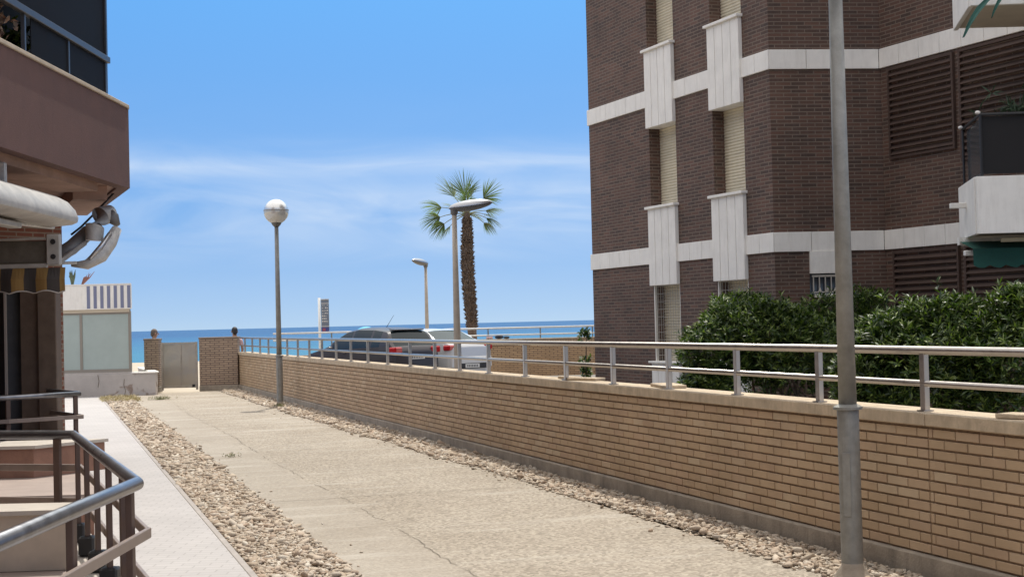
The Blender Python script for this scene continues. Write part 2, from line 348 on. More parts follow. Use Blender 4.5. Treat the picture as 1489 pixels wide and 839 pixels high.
# sea
def sea_mat():
    m = bpy.data.materials.new('sea_water'); m.use_nodes = True; t = m.node_tree; L = t.links.new; b = t.nodes['Principled BSDF']
    b.inputs['Roughness'].default_value = .35; b.inputs['Specular IOR Level'].default_value = .25; b.inputs['IOR'].default_value = 1.33
    tc = t.nodes.new('ShaderNodeTexCoord'); mp = t.nodes.new('ShaderNodeMapping'); mp.inputs['Scale'].default_value = (.012, .03, 1); L(tc.outputs['Object'], mp.inputs[0])
    n = t.nodes.new('ShaderNodeTexNoise'); n.inputs['Scale'].default_value = 1; n.inputs['Detail'].default_value = 9; n.inputs['Roughness'].default_value = .7; L(mp.outputs[0], n.inputs[0])
    # shallow turquoise near the beach, deep blue offshore: the water's own colour by depth of the bottom
    sp = t.nodes.new('ShaderNodeSeparateXYZ'); L(tc.outputs['Object'], sp.inputs[0])
    mr = t.nodes.new('ShaderNodeMapRange'); mr.inputs[1].default_value = 120; mr.inputs[2].default_value = 900; L(sp.outputs[1], mr.inputs[0])
    ad = t.nodes.new('ShaderNodeMath'); ad.operation = 'MULTIPLY_ADD'; ad.inputs[1].default_value = .9; L(n.outputs[0], ad.inputs[0]); 
    sb = t.nodes.new('ShaderNodeMath'); sb.operation = 'SUBTRACT'; sb.inputs[1].default_value = .45; L(mr.outputs[0], sb.inputs[0]); L(sb.outputs[0], ad.inputs[2])
    r = t.nodes.new('ShaderNodeValToRGB'); e = r.color_ramp.elements; e[0].color = (.03, .155, .23, 1); e[1].color = (.010, .065, .17, 1); q = e.new(.45); q.color = (.017, .10, .21, 1)
    L(ad.outputs[0], r.inputs[0]); L(r.outputs[0], b.inputs[0])
    n2 = t.nodes.new('ShaderNodeTexNoise'); n2.inputs['Scale'].default_value = 1; n2.inputs['Detail'].default_value = 8; mp2 = t.nodes.new('ShaderNodeMapping'); mp2.inputs['Scale'].default_value = (.25, .8, 1)
    L(tc.outputs['Object'], mp2.inputs[0]); L(mp2.outputs[0], n2.inputs[0])
    bp = t.nodes.new('ShaderNodeBump'); bp.inputs['Strength'].default_value = .7; bp.inputs['Distance'].default_value = .5; L(n2.outputs[0], bp.inputs['Height']); L(bp.outputs[0], b.inputs['Normal'])
    return m
mb = MB(); mb.add([(-26000, 125, -1.9), (26000, 125, -1.9), (26000, 40000, -1.9), (-26000, 40000, -1.9)], [(0, 1, 2, 3)])
tag(mb.build('sea', sea_mat()), kind='structure')

# concrete path
def path_mat():
    m = bpy.data.materials.new('washed_concrete'); m.use_nodes = True; t = m.node_tree; L = t.links.new; b = t.nodes['Principled BSDF']
    b.inputs['Roughness'].default_value = .92
    tc = t.nodes.new('ShaderNodeTexCoord')
    mp = t.nodes.new('ShaderNodeMapping'); mp.inputs['Rotation'].default_value = (0, 0, -TH); L(tc.outputs['Object'], mp.inputs[0])
    def noise(sc, det=6, vec=mp, rough=.6):
        n = t.nodes.new('ShaderNodeTexNoise'); n.inputs['Scale'].default_value = sc; n.inputs['Detail'].default_value = det; n.inputs['Roughness'].default_value = rough; L(vec.outputs[0], n.inputs[0]); return n
    big = noise(.55, 8, rough=.7); fine = noise(38, 4)
    vo = t.nodes.new('ShaderNodeTexVoronoi'); vo.inputs['Scale'].default_value = 42; L(mp.outputs[0], vo.inputs[0])
    mpt = t.nodes.new('ShaderNodeMapping'); mpt.inputs['Scale'].default_value = (.35, 2.2, 1); L(mp.outputs[0], mpt.inputs[0]); st = noise(1.1, 6, mpt)
    r = t.nodes.new('ShaderNodeValToRGB'); e = r.color_ramp.elements; e[0].position = .3; e[1].position = .7; e[0].color = (.285, .245, .195, 1); e[1].color = (.375, .335, .28, 1)
    L(big.outputs[0], r.inputs[0])
    # pebbles showing in the surface, each with its own tone
    vr = t.nodes.new('ShaderNodeValToRGB'); ve = vr.color_ramp.elements; ve[0].color = (.55, .52, .48, 1); ve[1].color = (1.42, 1.4, 1.36, 1); L(vo.outputs['Color'], vr.inputs[0])
    mul = t.nodes.new('ShaderNodeMixRGB'); mul.blend_type = 'MULTIPLY'; mul.inputs[0].default_value = .9; L(r.outputs[0], mul.inputs[1]); L(vr.outputs[0], mul.inputs[2])
    # smooth trowelled margin beside the left gravel (lateral < 2.9 m) and pale dusty streaks
    sp = t.nodes.new('ShaderNodeSeparateXYZ'); L(mp.outputs[0], sp.inputs[0])
    wob = t.nodes.new('ShaderNodeMath'); wob.operation = 'MULTIPLY_ADD'; wob.inputs[1].default_value = .5; L(big.outputs[0], wob.inputs[0]); L(sp.outputs[0], wob.inputs[2])
    mr = t.nodes.new('ShaderNodeMapRange'); mr.inputs[1].default_value = 2.80; mr.inputs[2].default_value = 3.05; L(wob.outputs[0], mr.inputs[0])
    sm = t.nodes.new('ShaderNodeMixRGB'); mq = t.nodes.new('ShaderNodeMapRange'); mq.inputs[3].default_value = .4; L(mr.outputs[0], mq.inputs[0]); L(mq.outputs[0], sm.inputs[0]); L(r.outputs[0], sm.inputs[1]); L(mul.outputs[0], sm.inputs[2])
    sr = t.nodes.new('ShaderNodeValToRGB'); sr.color_ramp.elements[0].position = .54; sr.color_ramp.elements[1].position = .70; L(st.outputs[0], sr.inputs[0])
    du = t.nodes.new('ShaderNodeMixRGB'); du.inputs[2].default_value = (.46, .42, .36, 1)
    k = t.nodes.new('ShaderNodeMath'); k.operation = 'MULTIPLY'; k.inputs[1].default_value = .6; L(sr.outputs[0], k.inputs[0]); L(k.outputs[0], du.inputs[0]); L(sm.outputs[0], du.inputs[1])
    L(du.outputs[0], b.inputs[0])
    ad = t.nodes.new('ShaderNodeMath'); ad.operation = 'MULTIPLY_ADD'; ad.inputs[1].default_value = -.8; L(vo.outputs['Distance'], ad.inputs[0]); L(fine.outputs[0], ad.inputs[2])
    mk = t.nodes.new('ShaderNodeMath'); mk.operation = 'MULTIPLY'; L(ad.outputs[0], mk.inputs[0]); 
    mr2 = t.nodes.new('ShaderNodeMapRange'); mr2.inputs[3].default_value = .45; mr2.inputs[4].default_value = 1; L(mr.outputs[0], mr2.inputs[0]); L(mr2.outputs[0], mk.inputs[1])
    bp = t.nodes.new('ShaderNodeBump'); bp.inputs['Strength'].default_value = .9; bp.inputs['Distance'].default_value = .012; L(mk.outputs[0], bp.inputs['Height']); L(bp.outputs[0], b.inputs['Normal'])
    return m
M_path = path_mat()
L_T0, L_T1, L_G1, L_P1, L_W = -1.6, 1.28, 1.98, 4.78, 5.27
sheet('path', [ls(L_G1, -6), ls(L_P1, -6), ls(L_P1, 40), ls(L_G1, 40)], .012, M_path)
# paved strip of small pinkish pavers
M_paver = brick_mat('pink_paver', (.44, .415, .40), (.41, .387, .373), (.345, .325, .31), bw=.2, rh=.1, ms=.006, bump=.35, rough=.85, dirt=.14)
sheet('pavement', [ls(L_T0-6, -6), ls(L_T1, -6), ls(L_T1, 39.2), ls(L_T0-6, 39.2)], .03, M_paver)
mb = MB(); mb.wbox(ls(L_T1, -6), ls(L_T1, 39.2), 0, 45.2, 0, .05, -.05, .036, .004)
tag(mb.build('kerb', mat('kerb_stone', (.36, .325, .295), .9, noise=.15, nscale=5)), kind='structure')
# gravel beds
M_bed = mat('gravel_bed', (.26, .21, .16), .98, noise=.35, nscale=30, bump=1, bscale=60)
sheet('gravel_bed', [ls(L_T1+.05, -6), ls(L_G1+.04, -6), ls(L_G1+.04, 38.6), ls(L_T1+.05, 38.6)], .004, M_bed)
sheet('gravel_bed', [ls(L_P1+.02, -6), ls(L_W+.1, -6), ls(L_W+.1, 40), ls(4.55, 40), ls(4.6, 28), ls(L_P1+.05, 14)], .0145, M_bed)
M_stone = island_mat('gravel_stone', [(.33, .25, .18), (.43, .35, .26), (.50, .43, .34), (.38, .28, .20), (.58, .52, .43), (.26, .20, .15)], .85, .4, 90, 9)
ico_v = []; g_ = (1+5**.5)/2
for a in (-1, 1):
    for b_ in (-g_, g_): ico_v += [(0, a, b_), (a, b_, 0), (b_, 0, a)]
ico_v = np.array(ico_v, float); ico_v /= np.linalg.norm(ico_v[0])
ico_f = []
from itertools import combinations
for i, j, k in combinations(range(12), 3):
    d = [np.linalg.norm(ico_v[a]-ico_v[b_]) for a, b_ in ((i, j), (j, k), (i, k))]
    if max(d) < 1.1:
        n = np.cross(ico_v[j]-ico_v[i], ico_v[k]-ico_v[i]); ico_f.append((i, j, k) if n@ico_v[i] > 0 else (i, k, j))
def stones(name, l0, l1, s0, s1, dens, edge_ramp=None, label='', hump=None, size=(.010, .025)):
    S_ = []; 
    for a in np.arange(s0, s1, .5):
        dn = dens*max(.35, min(1, 14/max(a, 6))); n = int(dn*(l1-l0)*.5)
        S_.append(np.stack([rng.uniform(l0, l1, n), rng.uniform(a, a+.5, n)], 1))
    P = np.concatenate(S_)
    if edge_ramp is not None:
        wob = edge_ramp*(np.sin(P[:, 1]*1.3)+.6*np.sin(P[:, 1]*3.1+1)+.4*np.sin(P[:, 1]*7.7))
        edge = np.interp(P[:, 1], [8, 13, 28, 40], [4.80, 4.84, 4.56, 4.5])
        keep = (P[:, 0] > edge+wob*.4-rng.exponential(.03, len(P))) if name_edge == 'l' else (P[:, 0] < l1-.03+rng.normal(0, .02, len(P)))
        P = P[keep]
        ns = 170 if name_edge == 'l' else 45; q = rng.uniform(7, 36, ns)
        st = (np.interp(q, [8, 13, 28, 40], [4.80, 4.84, 4.56, 4.5])-rng.exponential(.08, ns)) if name_edge == 'l' else l1+rng.exponential(.07, ns)
        P = np.concatenate([P, np.stack([st, q], 1)])
    n = len(P); far = np.clip(P[:, 1]/14, 1, 1.3); stray = np.zeros(n, bool); stray[-ns:] = True; far = np.where(stray, .75, far)
    sz = rng.uniform(size[0], size[1], n)*far*np.where(rng.random(n) < .05, 1.9, 1)
    sc = np.stack([sz*rng.uniform(.8, 1.6, n), sz*rng.uniform(.6, 1.1, n), sz*rng.uniform(.3, .7, n)], 1)
    ang = rng.uniform(0, 2*math.pi, n); tilt = rng.normal(0, .35, n)
    v = ico_v[None]*(1+rng.uniform(-.22, .22, (n, 12, 1)))*sc[:, None]
    ct, st_ = np.cos(tilt)[:, None], np.sin(tilt)[:, None]
    v = np.stack([v[..., 0]*ct+v[..., 2]*st_, v[..., 1], -v[..., 0]*st_+v[..., 2]*ct], -1)
    ca, sa = np.cos(ang)[:, None], np.sin(ang)[:, None]
    v = np.stack([v[..., 0]*ca-v[..., 1]*sa, v[..., 0]*sa+v[..., 1]*ca, v[..., 2]], -1)
    xy = P[:, :1]*V+P[:, 1:]*U
    z = sz*.35+np.where(stray, .012, rng.uniform(0, .022, n))
    if hump is not None: z = z+np.where(stray, 0, hump(P[:, 0])*rng.uniform(.5, 1, n))
    v = v+np.concatenate([xy, z[:, None]], 1)[:, None]
    o = fastmesh(name, v.reshape(-1, 3), 12, ico_f, n, M_stone)
    return tag(o, label, 'gravel', kind='stuff')
name_edge = 'r'
stones('gravel', L_T1+.06, L_G1+.03, 7, 38.4, 2200, .02, 'loose pale gravel filling the bed between pink paving and concrete path')
name_edge = 'l'
stones('gravel', L_P1-.34, L_W-.05, 5.5, 39.6, 2200, .10, 'loose pale gravel along the foot of the tan brick wall', hump=lambda l: np.clip((l-4.75)*.05, 0, .016))
# a few scattered pebbles on the path edge
# joints and the long crack in the path
M_crack = mat('crack_dirt', (.19, .16, .125), 1)
def strip(pts, wd, z, name):
    mb = MB()
    for a, b_ in zip(pts[:-1], pts[1:]):
        a = np.array(a); b_ = np.array(b_); d = (b_-a)/np.linalg.norm(b_-a); n = np.array([-d[1], d[0]])*wd/2
        mb.add([(*(a-n), z), (*(b_-n), z), (*(b_+n), z), (*(a+n), z)], [(0, 1, 2, 3)])
    return tag(mb.build(name, M_crack), kind='structure')
pts = []
for s_ in np.arange(6, 36, .09): pts.append(ls(2.72+.03*math.sin(s_*.6)+.012*math.sin(s_*2.3)+random.gauss(0, .011), s_+.004))
for i in range(0, len(pts)-12, 14):
    strip(pts[i:i+random.choice((8, 11, 13, 15))], random.uniform(.004, .008), .0165, 'path_crack')
for s_ in (14.1, 22.5, 31.5):
    strip([ls(l, s_+.02*math.sin(l*9)+random.uniform(-.01, .01)) for l in np.arange(L_G1, 4.7, .25)], .01, .0165, 'path_joint')
strip([ls(L_G1+.005+random.uniform(-.012, .012), s_) for s_ in np.arange(6, 38, .2)], .03, .0168, 'path_joint')

# ground behind the wall: parking surface and garden soil
sheet('parking_surface', [ls(5.5, -5), (22, -4), (22, 45), ls(5.5, 44.6)], .02, mat('worn_asphalt', (.20, .185, .165), .95, noise=.2, nscale=2, bump=.5, bscale=90))
sheet('soil', [ls(5.6, 2), ls(8.6, 2), ls(8.6, 19), ls(5.6, 19)], .026, mat('soil', (.11, .085, .06), 1, noise=.3, nscale=9, bump=1))

# ------------------------------------------------------------ RETAINING WALL with real bricks
WL, WS0, WS1, WT = 5.30, 3.0, 40.5, 1.06
def lw(o, s_): return ls(5.36-.0075*s_+o, s_)
wb = ls(WL, 22)
wall = thing('retaining_wall', 'long low tan brick wall with pale stone coping along the right of the path', 'wall', (*wb, 0))
P0, P1 = ls(5.36, 0), ls(5.36-.0075, 1)            # +d is outward to the right of U, so -d faces the path
n_out = -V
core = MB(); core.wbox(P0, P1, WS0, WS1, .014, .24, 0, .975)
core.build('mortar_core', M_mortar, wall)
bk = MB(); rows = 12; z0 = .172; ch = (.972-z0)/rows; joints = [7.93, 10.55, 13.2, 15.9, 18.6, 21.3, 24, 26.7, 29.4, 32.1, 34.8, 37.5]
def brick_row(a, b_, z, off):
    s_ = a-off
    while s_ < b_-.005:
        e0 = max(a, s_); e1 = min(b_, s_+.238)-.013
        if e1-e0 > .03:
            j = random.uniform(-.0018, .0018)
            bk.wbox(P0, P1, e0, e1, .0+j, .06, z+random.uniform(0, .0015), z+ch-.0135, .0022 if e0 < 18 else 0)
        s_ += .238
edges = [WS0]+[joints[0], ]+[WS1]
for r_ in range(rows):
    z = z0+r_*ch
    for a, b_ in zip([WS0, 7.93], [7.925, WS1]):
        brick_row(a, b_, z, .119 if r_ % 2 else 0.0)
bk.build('brick_courses', M_tanbrick, wall)
ft = MB(); ft.wbox(P0, P1, WS0, WS1, -.04, .24, -.1, .160, .008); ft.build('footing', M_footing, wall)
for a, b_ in zip([WS0]+joints, joints+[WS1]):
    cp = MB(); cp.wbox(P0, P1, a+.004, b_-.004, -.02+random.uniform(-.003, .003), .30, .975+.002, WT+random.uniform(-.002, .002), .006); cp.build('coping', M_coping, wall)
for s_, l_, a_, sz in ((7.05, .16, .3, .24), (12.3, .2, -.2, .3), (14.4, .2, .4, .22), (14.9, .19, .1, .16)):
    c = lw(l_+.0, s_); mb = MB(); d = np.array([math.cos(a_+TH+1.57), math.sin(a_+TH+1.57)]); n = np.array([-d[1], d[0]])
    mb.obox((*c, WT+.016), (*(d*sz), 0), (*(n*sz*.35), 0), (0, 0, .014), .004)
    o = mb.build('stone_slab', M_coping, origin=(*c, WT+.003))
    tag(o, {7.05: 'long pale loose stone slab lying on the coping near the right edge', 12.3: 'pale loose slab lying on the coping in front of the rounder bush', 14.4: 'pale slab on the coping in front of the brick corner of the building', 14.9: 'short pale slab on the coping below the climbing plant'}[s_], 'stone slab')

# stainless railing on the wall
rl = thing('railing', 'long stainless steel two-bar railing on top of the tan brick wall', 'railing', (*ls(WL+.12, 22), WT))
LR = WL+.02
rpts = [(*lw(.06, s_), 1.452) for s_ in (3.2, 40.4)]
MB().tube(rpts, .027, 16).build('top_rail', M_steel, rl, True)
MB().tube([(*lw(.06, s_), 1.24) for s_ in (3.2, 40.4)], .0205, 14).build('mid_rail', M_steel, rl, True)
posts = [8.028-1.34*2, 8.028-1.34, 8.028, 9.34, 10.637, 11.969, 13.286, 14.62, 15.983, 17.413, 18.715, 19.975, 21.401, 22.88, 24.338, 25.732, 27.081, 28.495, 29.892]
while posts[-1] < 39.6: posts.append(posts[-1]+1.38)
Q0, Q1 = ls(5.42, 0), ls(5.42-.0075, 1)
for s_ in posts:
    mb = MB(); mb.wbox(Q0, Q1, s_-.026, s_+.026, -.02, .02, WT+.004, 1.43, .003); mb.wbox(Q0, Q1, s_-.04, s_+.04, -.038, .038, WT+.002, WT+.01)
    mb.build('post', M_steel, rl)

# ------------------------------------------------------------ GATE AND PILLARS
def pillar(x0, x1, h, label, y0=39.9, y1=40.25):
    t = thing('brick_pillar', label, 'pillar', ((x0+x1)/2, (y0+y1)/2, 0))
    MB().box(x0, x1, y0, y1, .16, h-.05).build('shaft', M_greybrick, t)
    MB().box(x0-.01, x1+.01, y0-.012, y1+.01, 0, .16, .01).build('plinth', M_footing, t)
    MB().box(x0-.015, x1+.015, y0-.015, y1+.015, h-.048, h, .008).build('cap', mat('pillar_cap', (.26, .20, .16), .85, noise=.2), t)
pillar(-10.2, -9.80, 1.49, 'narrow brick gate pillar left of the metal gate')
pillar(-8.68, -7.62, 1.49, 'wide brick gate pillar between the metal gate and the long wall')
gate = thing('metal_gate', 'low sheet metal gate closing the end of the path', 'gate', (-9.24, 40, 0))
def sheetmetal():
    m = bpy.data.materials.new('gate_sheet'); m.use_nodes = True; t = m.node_tree; L = t.links.new; b = t.nodes['Principled BSDF']
    b.inputs['Metallic'].default_value = .75; b.inputs['Roughness'].default_value = .38; b.inputs['Base Color'].default_value = (.44, .41, .36, 1)
    tc = t.nodes.new('ShaderNodeTexCoord'); n = t.nodes.new('ShaderNodeTexNoise'); n.inputs['Scale'].default_value = 2.6; L(tc.outputs['Object'], n.inputs[0])
    bp = t.nodes.new('ShaderNodeBump'); bp.inputs['Strength'].default_value = .5; bp.inputs['Distance'].default_value = .05; L(n.outputs[0], bp.inputs['Height']); L(bp.outputs[0], b.inputs['Normal'])
    return m
MB().box(-9.70, -8.80, 40.0, 40.012, .16, 1.32).build('sheet', sheetmetal(), gate)
fr = MB()
fr.box(-9.75, -9.70, 39.97, 40.03, .05, 1.37); fr.box(-8.80, -8.75, 39.97, 40.03, .05, 1.37); fr.box(-9.70, -8.80, 39.972, 40.03, 1.322, 1.365); fr.box(-9.70, -8.80, 39.972, 40.03, .11, .158)
fr.build('frame', mat('gate_frame', (.42, .38, .33), .5, .5, noise=.2), gate)
mb = MB(); mb.box(-9.22, -9.19, 39.985, 39.998, .16, 1.32); mb.build('stiffener', MATS['gate_frame'], gate)
mb = MB(); mb.box(-8.9, -8.83, 39.95, 39.968, .12, .2, .005); mb.build('latch', M_black, gate)

# ------------------------------------------------------------ GLOBE STREET LAMPS
M_globe_top = mat('globe_clouded', (.72, .73, .72), .25, .55, spec=.6)
M_globe_low = mat('globe_clear', (.52, .52, .50), .16, .25, spec=.6)
def globe_lamp():
    t = thing('street_lamp', '', 'street lamp', world=False)
    g = MB(); g.lathe([(.069, 0), (.069, .012), (.0685, 1.08), (.066, 1.10)], n=24)
    g.build('lower_pole', M_galv, t, True, autos=40)
    b = MB(); b.lathe([(.13, .0), (.12, .03), (.072, .1), (.07, .12)]); b.build('base_mound', M_footing, t, True)
    MB().lathe([(.074, 1.088), (.092, 1.092), (.092, 1.108), (.06, 1.125)]).build('collar', M_galv, t, True, autos=30)
    MB().lathe([(.057, 1.12), (.05, 2.6), (.043, 3.88)]).build('upper_pole', M_galv, t, True)
    dr = MB(); dr.obox((-.035, -.063, .62), (.0, .004, 0), (.022, -.012, 0), (0, 0, .2), .002); dr.build('access_door', M_galv, t)
    MB().lathe([(.046, 3.86), (.085, 3.9), (.11, 3.94), (.115, 3.97), (.09, 3.99)]).build('neck', mat('lamp_neck', (.12, .12, .12), .4, .6), t, True)
    # globe: clear lower half with the bulb holder inside, clouded upper half
    R = .265; c = 4.19
    lo = [(R*math.cos(a), c+R*math.sin(a)) for a in np.linspace(-1.18, .1, 12)]
    up = [(R*math.cos(a)*1.004, c+R*math.sin(a)*1.004) for a in np.linspace(.1, 1.56, 14)]
    MB().lathe(lo, n=32).build('globe_bottom', M_globe_low, t, True, autos=60)
    MB().lathe(up, n=32).build('globe_top', M_globe_top, t, True, autos=60)
    MB().lathe([(R*1.012, c+.018), (R*1.02, c+.024), (R*1.012, c+.036)], n=32).build('seam', MATS['lamp_neck'] if False else M_galv, t, True)
    return t
gl = globe_lamp(); gl.location = (-5.02, 30.95, 0); gl['label'] = 'far grey street lamp with round globe standing clear against the sky'; gl['group'] = 'globe street lamps along the wall'
g2 = copy_tree(gl); g2.location = (2.12, 9.22, .0); g2['label'] = 'near grey street lamp pole with collar, crossing the brick wall and the dark building'

# ------------------------------------------------------------ COBRA-HEAD LAMPS
M_conc = mat('lamp_pole_paint', (.42, .36, .29), .6, .1, noise=.12, nscale=6)
M_head = mat('lamp_head', (.45, .46, .48), .28, .7)
M_headd = mat('lamp_head_dark', (.13, .13, .135), .4, .3)
def cobra(L=1.0):
    t = thing('street_lamp', '', 'street lamp', world=False)
    MB().lathe([(.088, 0), (.084, .8), (.066, 2.6), (.054, 4.15)]).build('pole', M_conc, t, True)
    MB().lathe([(.14, 0), (.14, .03), (.1, .06)]).build('base_plate', M_galv, t, True, autos=30)
    def shell(z_off, zs, n=24, m=16, w_=1.0):
        # head runs along +x, tapered; a smooth tear shape
        vs, fs = [], []
        for i in range(m+1):
            u = i/m; x = -.13+(L)*u; wd = .155*w_*(math.sin(math.pi*min(1, max(0, u)))**.42)*(1-.22*u)+.004; hh = zs*(math.sin(math.pi*u)**.5)*(1-.15*u)+.002
            for k in range(n//2+1):
                a = math.pi*k/(n//2); vs.append((x, wd*math.cos(a), z_off+.06*u*u+u*.06+hh*math.sin(a)))
        q = n//2+1
        for i in range(m):
            for k in range(q-1): fs.append((i*q+k, (i+1)*q+k, (i+1)*q+k+1, i*q+k+1) if zs > 0 else (i*q+k, i*q+k+1, (i+1)*q+k+1, (i+1)*q+k))
        return vs, fs
    MB().add(*shell(4.25, .15)).build('head_cover', M_head, t, True)
    MB().add(*shell(4.248, -.12, w_=.96)).build('head_housing', M_headd, t, True)
    MB().lathe([(.06, 4.1), (.085, 4.14), (.085, 4.26), (.05, 4.28)]).build('bracket', M_headd, t, True, autos=40)
    b = MB(); b.ball((.42, 0, 4.262), .2, .095, .045); b.build('lens', mat('lamp_lens', (.5, .5, .48), .1, spec=.8), t, True)
    return t
c1 = cobra(); c1.location = (-1.24, 32.0, 0); c1.rotation_euler = (0, 0, .1); c1['label'] = 'tall beige lamp post with flat grey cobra head in front of the palm tree'; c1['group'] = 'cobra head street lamps'
c2 = copy_tree(c1); c2.location = (-3.27, 55.0, -.25); c2.rotation_euler = (0, 0, R_(238)); c2['label'] = 'small distant street lamp between the sign and the palm, seen over the car roofs'

# ------------------------------------------------------------ PROMENADE WALL AND RAILING
pw = thing('promenade_wall', 'low tan brick wall behind the parked cars on the sea side', 'wall', (1, 45.2, 0))
MB().box(-2.2, 9, 45.02, 45.25, 0, .98).build('wall', M_tanbrickflat, pw)
mb = MB()
for i in range(140):
    x = -2.2+i*.08; mb.box(x+.004, x+.072, 45.0, 45.26, .985, 1.14, 0)
mb.build('header_course', M_tanbrick, pw)
MB().box(-2.2, 9, 45.015, 45.25, .975, 1.12).build('mortar', M_mortar, pw)
MB().box(-2.22, 9, 44.97, 45.3, 1.142, 1.18, .006).build('coping', M_coping, pw)
pw2 = MB(); pw2.box(-8.1, -2.23, 45.02, 45.25, 0, .82); tag(pw2.build('promenade_wall', M_tanbrickflat, origin=(-4.8, 45.1, 0)), 'lower stretch of sea front wall between the wide gate pillar and the dark car', 'wall')
pr = thing('promenade_railing', 'white painted two-bar railing along the sea front behind the cars', 'railing', (-2, 45.2, .9))
M_wrail = mat('white_rail_paint', (.70, .70, .67), .45, noise=.06)
MB().tube([(-7.5, 45.14, 1.515), (3.4, 45.14, 1.515)], .03, 10).build('top_rail', M_wrail, pr, True)
MB().tube([(-7.5, 45.14, 1.30), (3.4, 45.14, 1.30)], .025, 10).build('mid_rail', M_wrail, pr, True)
for i in range(8):
    x = -7.3+i*1.63; MB().box(x-.02, x+.02, 45.12, 45.16, (1.18 if x > -2.2 else .82), 1.5).build('post', M_galv, pr)

# ------------------------------------------------------------ PALM
palm = thing('palm_tree', 'tall fan palm with shaggy trunk standing on the beach beyond the wall', 'palm tree', (-1.38, 48, -.55))
px, py, pz = -1.38, 48, -.55
def trunk_c(z):
    return px-.07*(z-.8)/4.5+.03*math.sin(z*1.3), py
prof = [(-.6, .36), (.2, .26), (.9, .22), (1.6, .19), (2.1, .21), (3.0, .235), (4.0, .22), (4.7, .19), (5.2, .14), (5.45, .1)]
zz = np.array([p[0] for p in prof]); rr_ = np.array([p[1] for p in prof])*.76
mb = MB(); zs_ = np.linspace(-.6, 5.45, 60)
mb.tube([(*trunk_c(z), z) for z in zs_], [float(np.interp(z, zz, rr_))*(1+.04*math.sin(z*31)) for z in zs_], 20)
M_ptrunk = mat('palm_trunk', (.15, .11, .085), .95, noise=.4, nscale=14, bump=1, bscale=25)
tr = mb.build('trunk', M_ptrunk, palm, True)
bt = MB()
for k in range(900):
    z = 1.55+3.65*(k/900); a = k*2.39996+random.uniform(-.15, .15); r0 = float(np.interp(z, zz, rr_)); cx_, cy_ = trunk_c(z)
    o = np.array([math.cos(a), math.sin(a), 0]); t_ = np.array([-o[1], o[0], 0]); c = np.array([cx_, cy_, z])+o*(r0-.01)
    L_ = random.uniform(.05, .12); w_ = random.uniform(.02, .04); dz = random.uniform(.03, .10)*(1 if random.random() < .75 else -1)
    bt.add([c-t_*w_-np.array([0, 0, .03]), c+t_*w_-np.array([0, 0, .03]), c+o*L_+t_*w_*.4+np.array([0, 0, dz]), c+o*L_-t_*w_*.4+np.array([0, 0, dz]), c+np.array([0, 0, .05])], [(0, 1, 2, 3), (3, 2, 4), (0, 3, 4), (1, 4, 2)])
bt.build('leaf_bases', island_mat('palm_boot', [(.10, .07, .05), (.19, .145, .11), (.14, .10, .075)], .95, 0), palm)
M_frond = island_mat('palm_leaf', [(.085, .125, .06), (.11, .155, .075), (.14, .185, .09), (.19, .19, .11)], .5, 0, trans=.3)
def frond(mb, mbp, base, az, el, lp, lf, droop, spread=2.4, nseg=30, curl=0.0):
    d = np.array([math.cos(az)*math.cos(el), math.sin(az)*math.cos(el), math.sin(el)])
    pts = [base]; dd = d.copy()
    for i in range(5):
        dd = dd+np.array([0, 0, -.06*droop]); dd /= np.linalg.norm(dd); pts.append(pts[-1]+dd*lp/5)
    mbp.tube(pts, [.022, .02, .017, .015, .013, .011], 5)
    hub = pts[-1]; side = np.cross(dd, [0, 0, 1.]); side /= np.linalg.norm(side); upv = np.cross(side, dd)
    tw = random.uniform(-.5, .5)+curl; side2 = side*math.cos(tw)+upv*math.sin(tw); upv = np.cross(side2, dd)
    for i in range(nseg):
        a = spread*(i/(nseg-1)-.5)+random.uniform(-.03, .03)
        v = dd*math.cos(a)+side2*math.sin(a)+upv*.12*(1-abs(a)); v /= np.linalg.norm(v)
        L_ = lf*(1-.22*abs(a)/1.2)*random.uniform(.88, 1.05); w_ = .0125
        n = np.cross(v, upv); n /= np.linalg.norm(n); v = v+np.array([.05, 0, 0])+np.array([random.gauss(0, .04) for _ in range(3)]); v /= np.linalg.norm(v)
        p = hub.copy(); ring = []
        for j, (f_, ww) in enumerate(((0, .25), (.25, 1), (.5, 1.1), (.75, .6), (1, .08))):
            ring.append((p+n*w_*ww, p-n*w_*ww))
            g = np.array([0, 0, -1.])*(.10+.55*droop*f_**1.5); v = v+g*.35; v /= np.linalg.norm(v); p = p+v*L_/4
        vs = [q for r_ in ring for q in r_]
        mb.add(vs, [(2*j, 2*j+1, 2*j+3, 2*j+2) for j in range(4)])
fl, pe = MB(), MB()
ctr = np.array([*trunk_c(5.35), 5.32])
# (azimuth in the picture plane: 0 = right, pi = left), elevation
for a_, e_, l1_, l2_, dr in [(-.1, .15, .62, .62, 1.7), (.15, -.1, .6, .58, 1.9), (.3, .42, .62, .66, 1.1), (.15, .82, .72, .78, .45), (1.0, 1.2, .6, .72, .3), (2.0, 1.35, .62, .86, .25), (2.75, .98, .72, .86, .4),
                             (2.95, .50, .86, .78, 1.0), (3.25, .22, .86, .76, 1.4), (3.35, -.02, .80, .66, 1.7), (3.0, -.2, .66, .60, 1.9), (4.0, .6, .5, .66, 1.2), (4.7, .85, .45, .66, .8), (5.3, .65, .5, .66, 1.0), (5.9, .3, .55, .62, 1.5), (1.3, .4, .5, .62, 1.4), (5.0, 1.2, .5, .78, .4)]:
    frond(fl, pe, ctr, a_, e_, l1_*1.06, l2_*1.1, dr*1.25, spread=2.2, nseg=34, curl=random.uniform(-.8, .8))
fl.build('fronds', M_frond, palm); pe.build('petioles', mat('petiole', (.22, .24, .12), .6), palm)

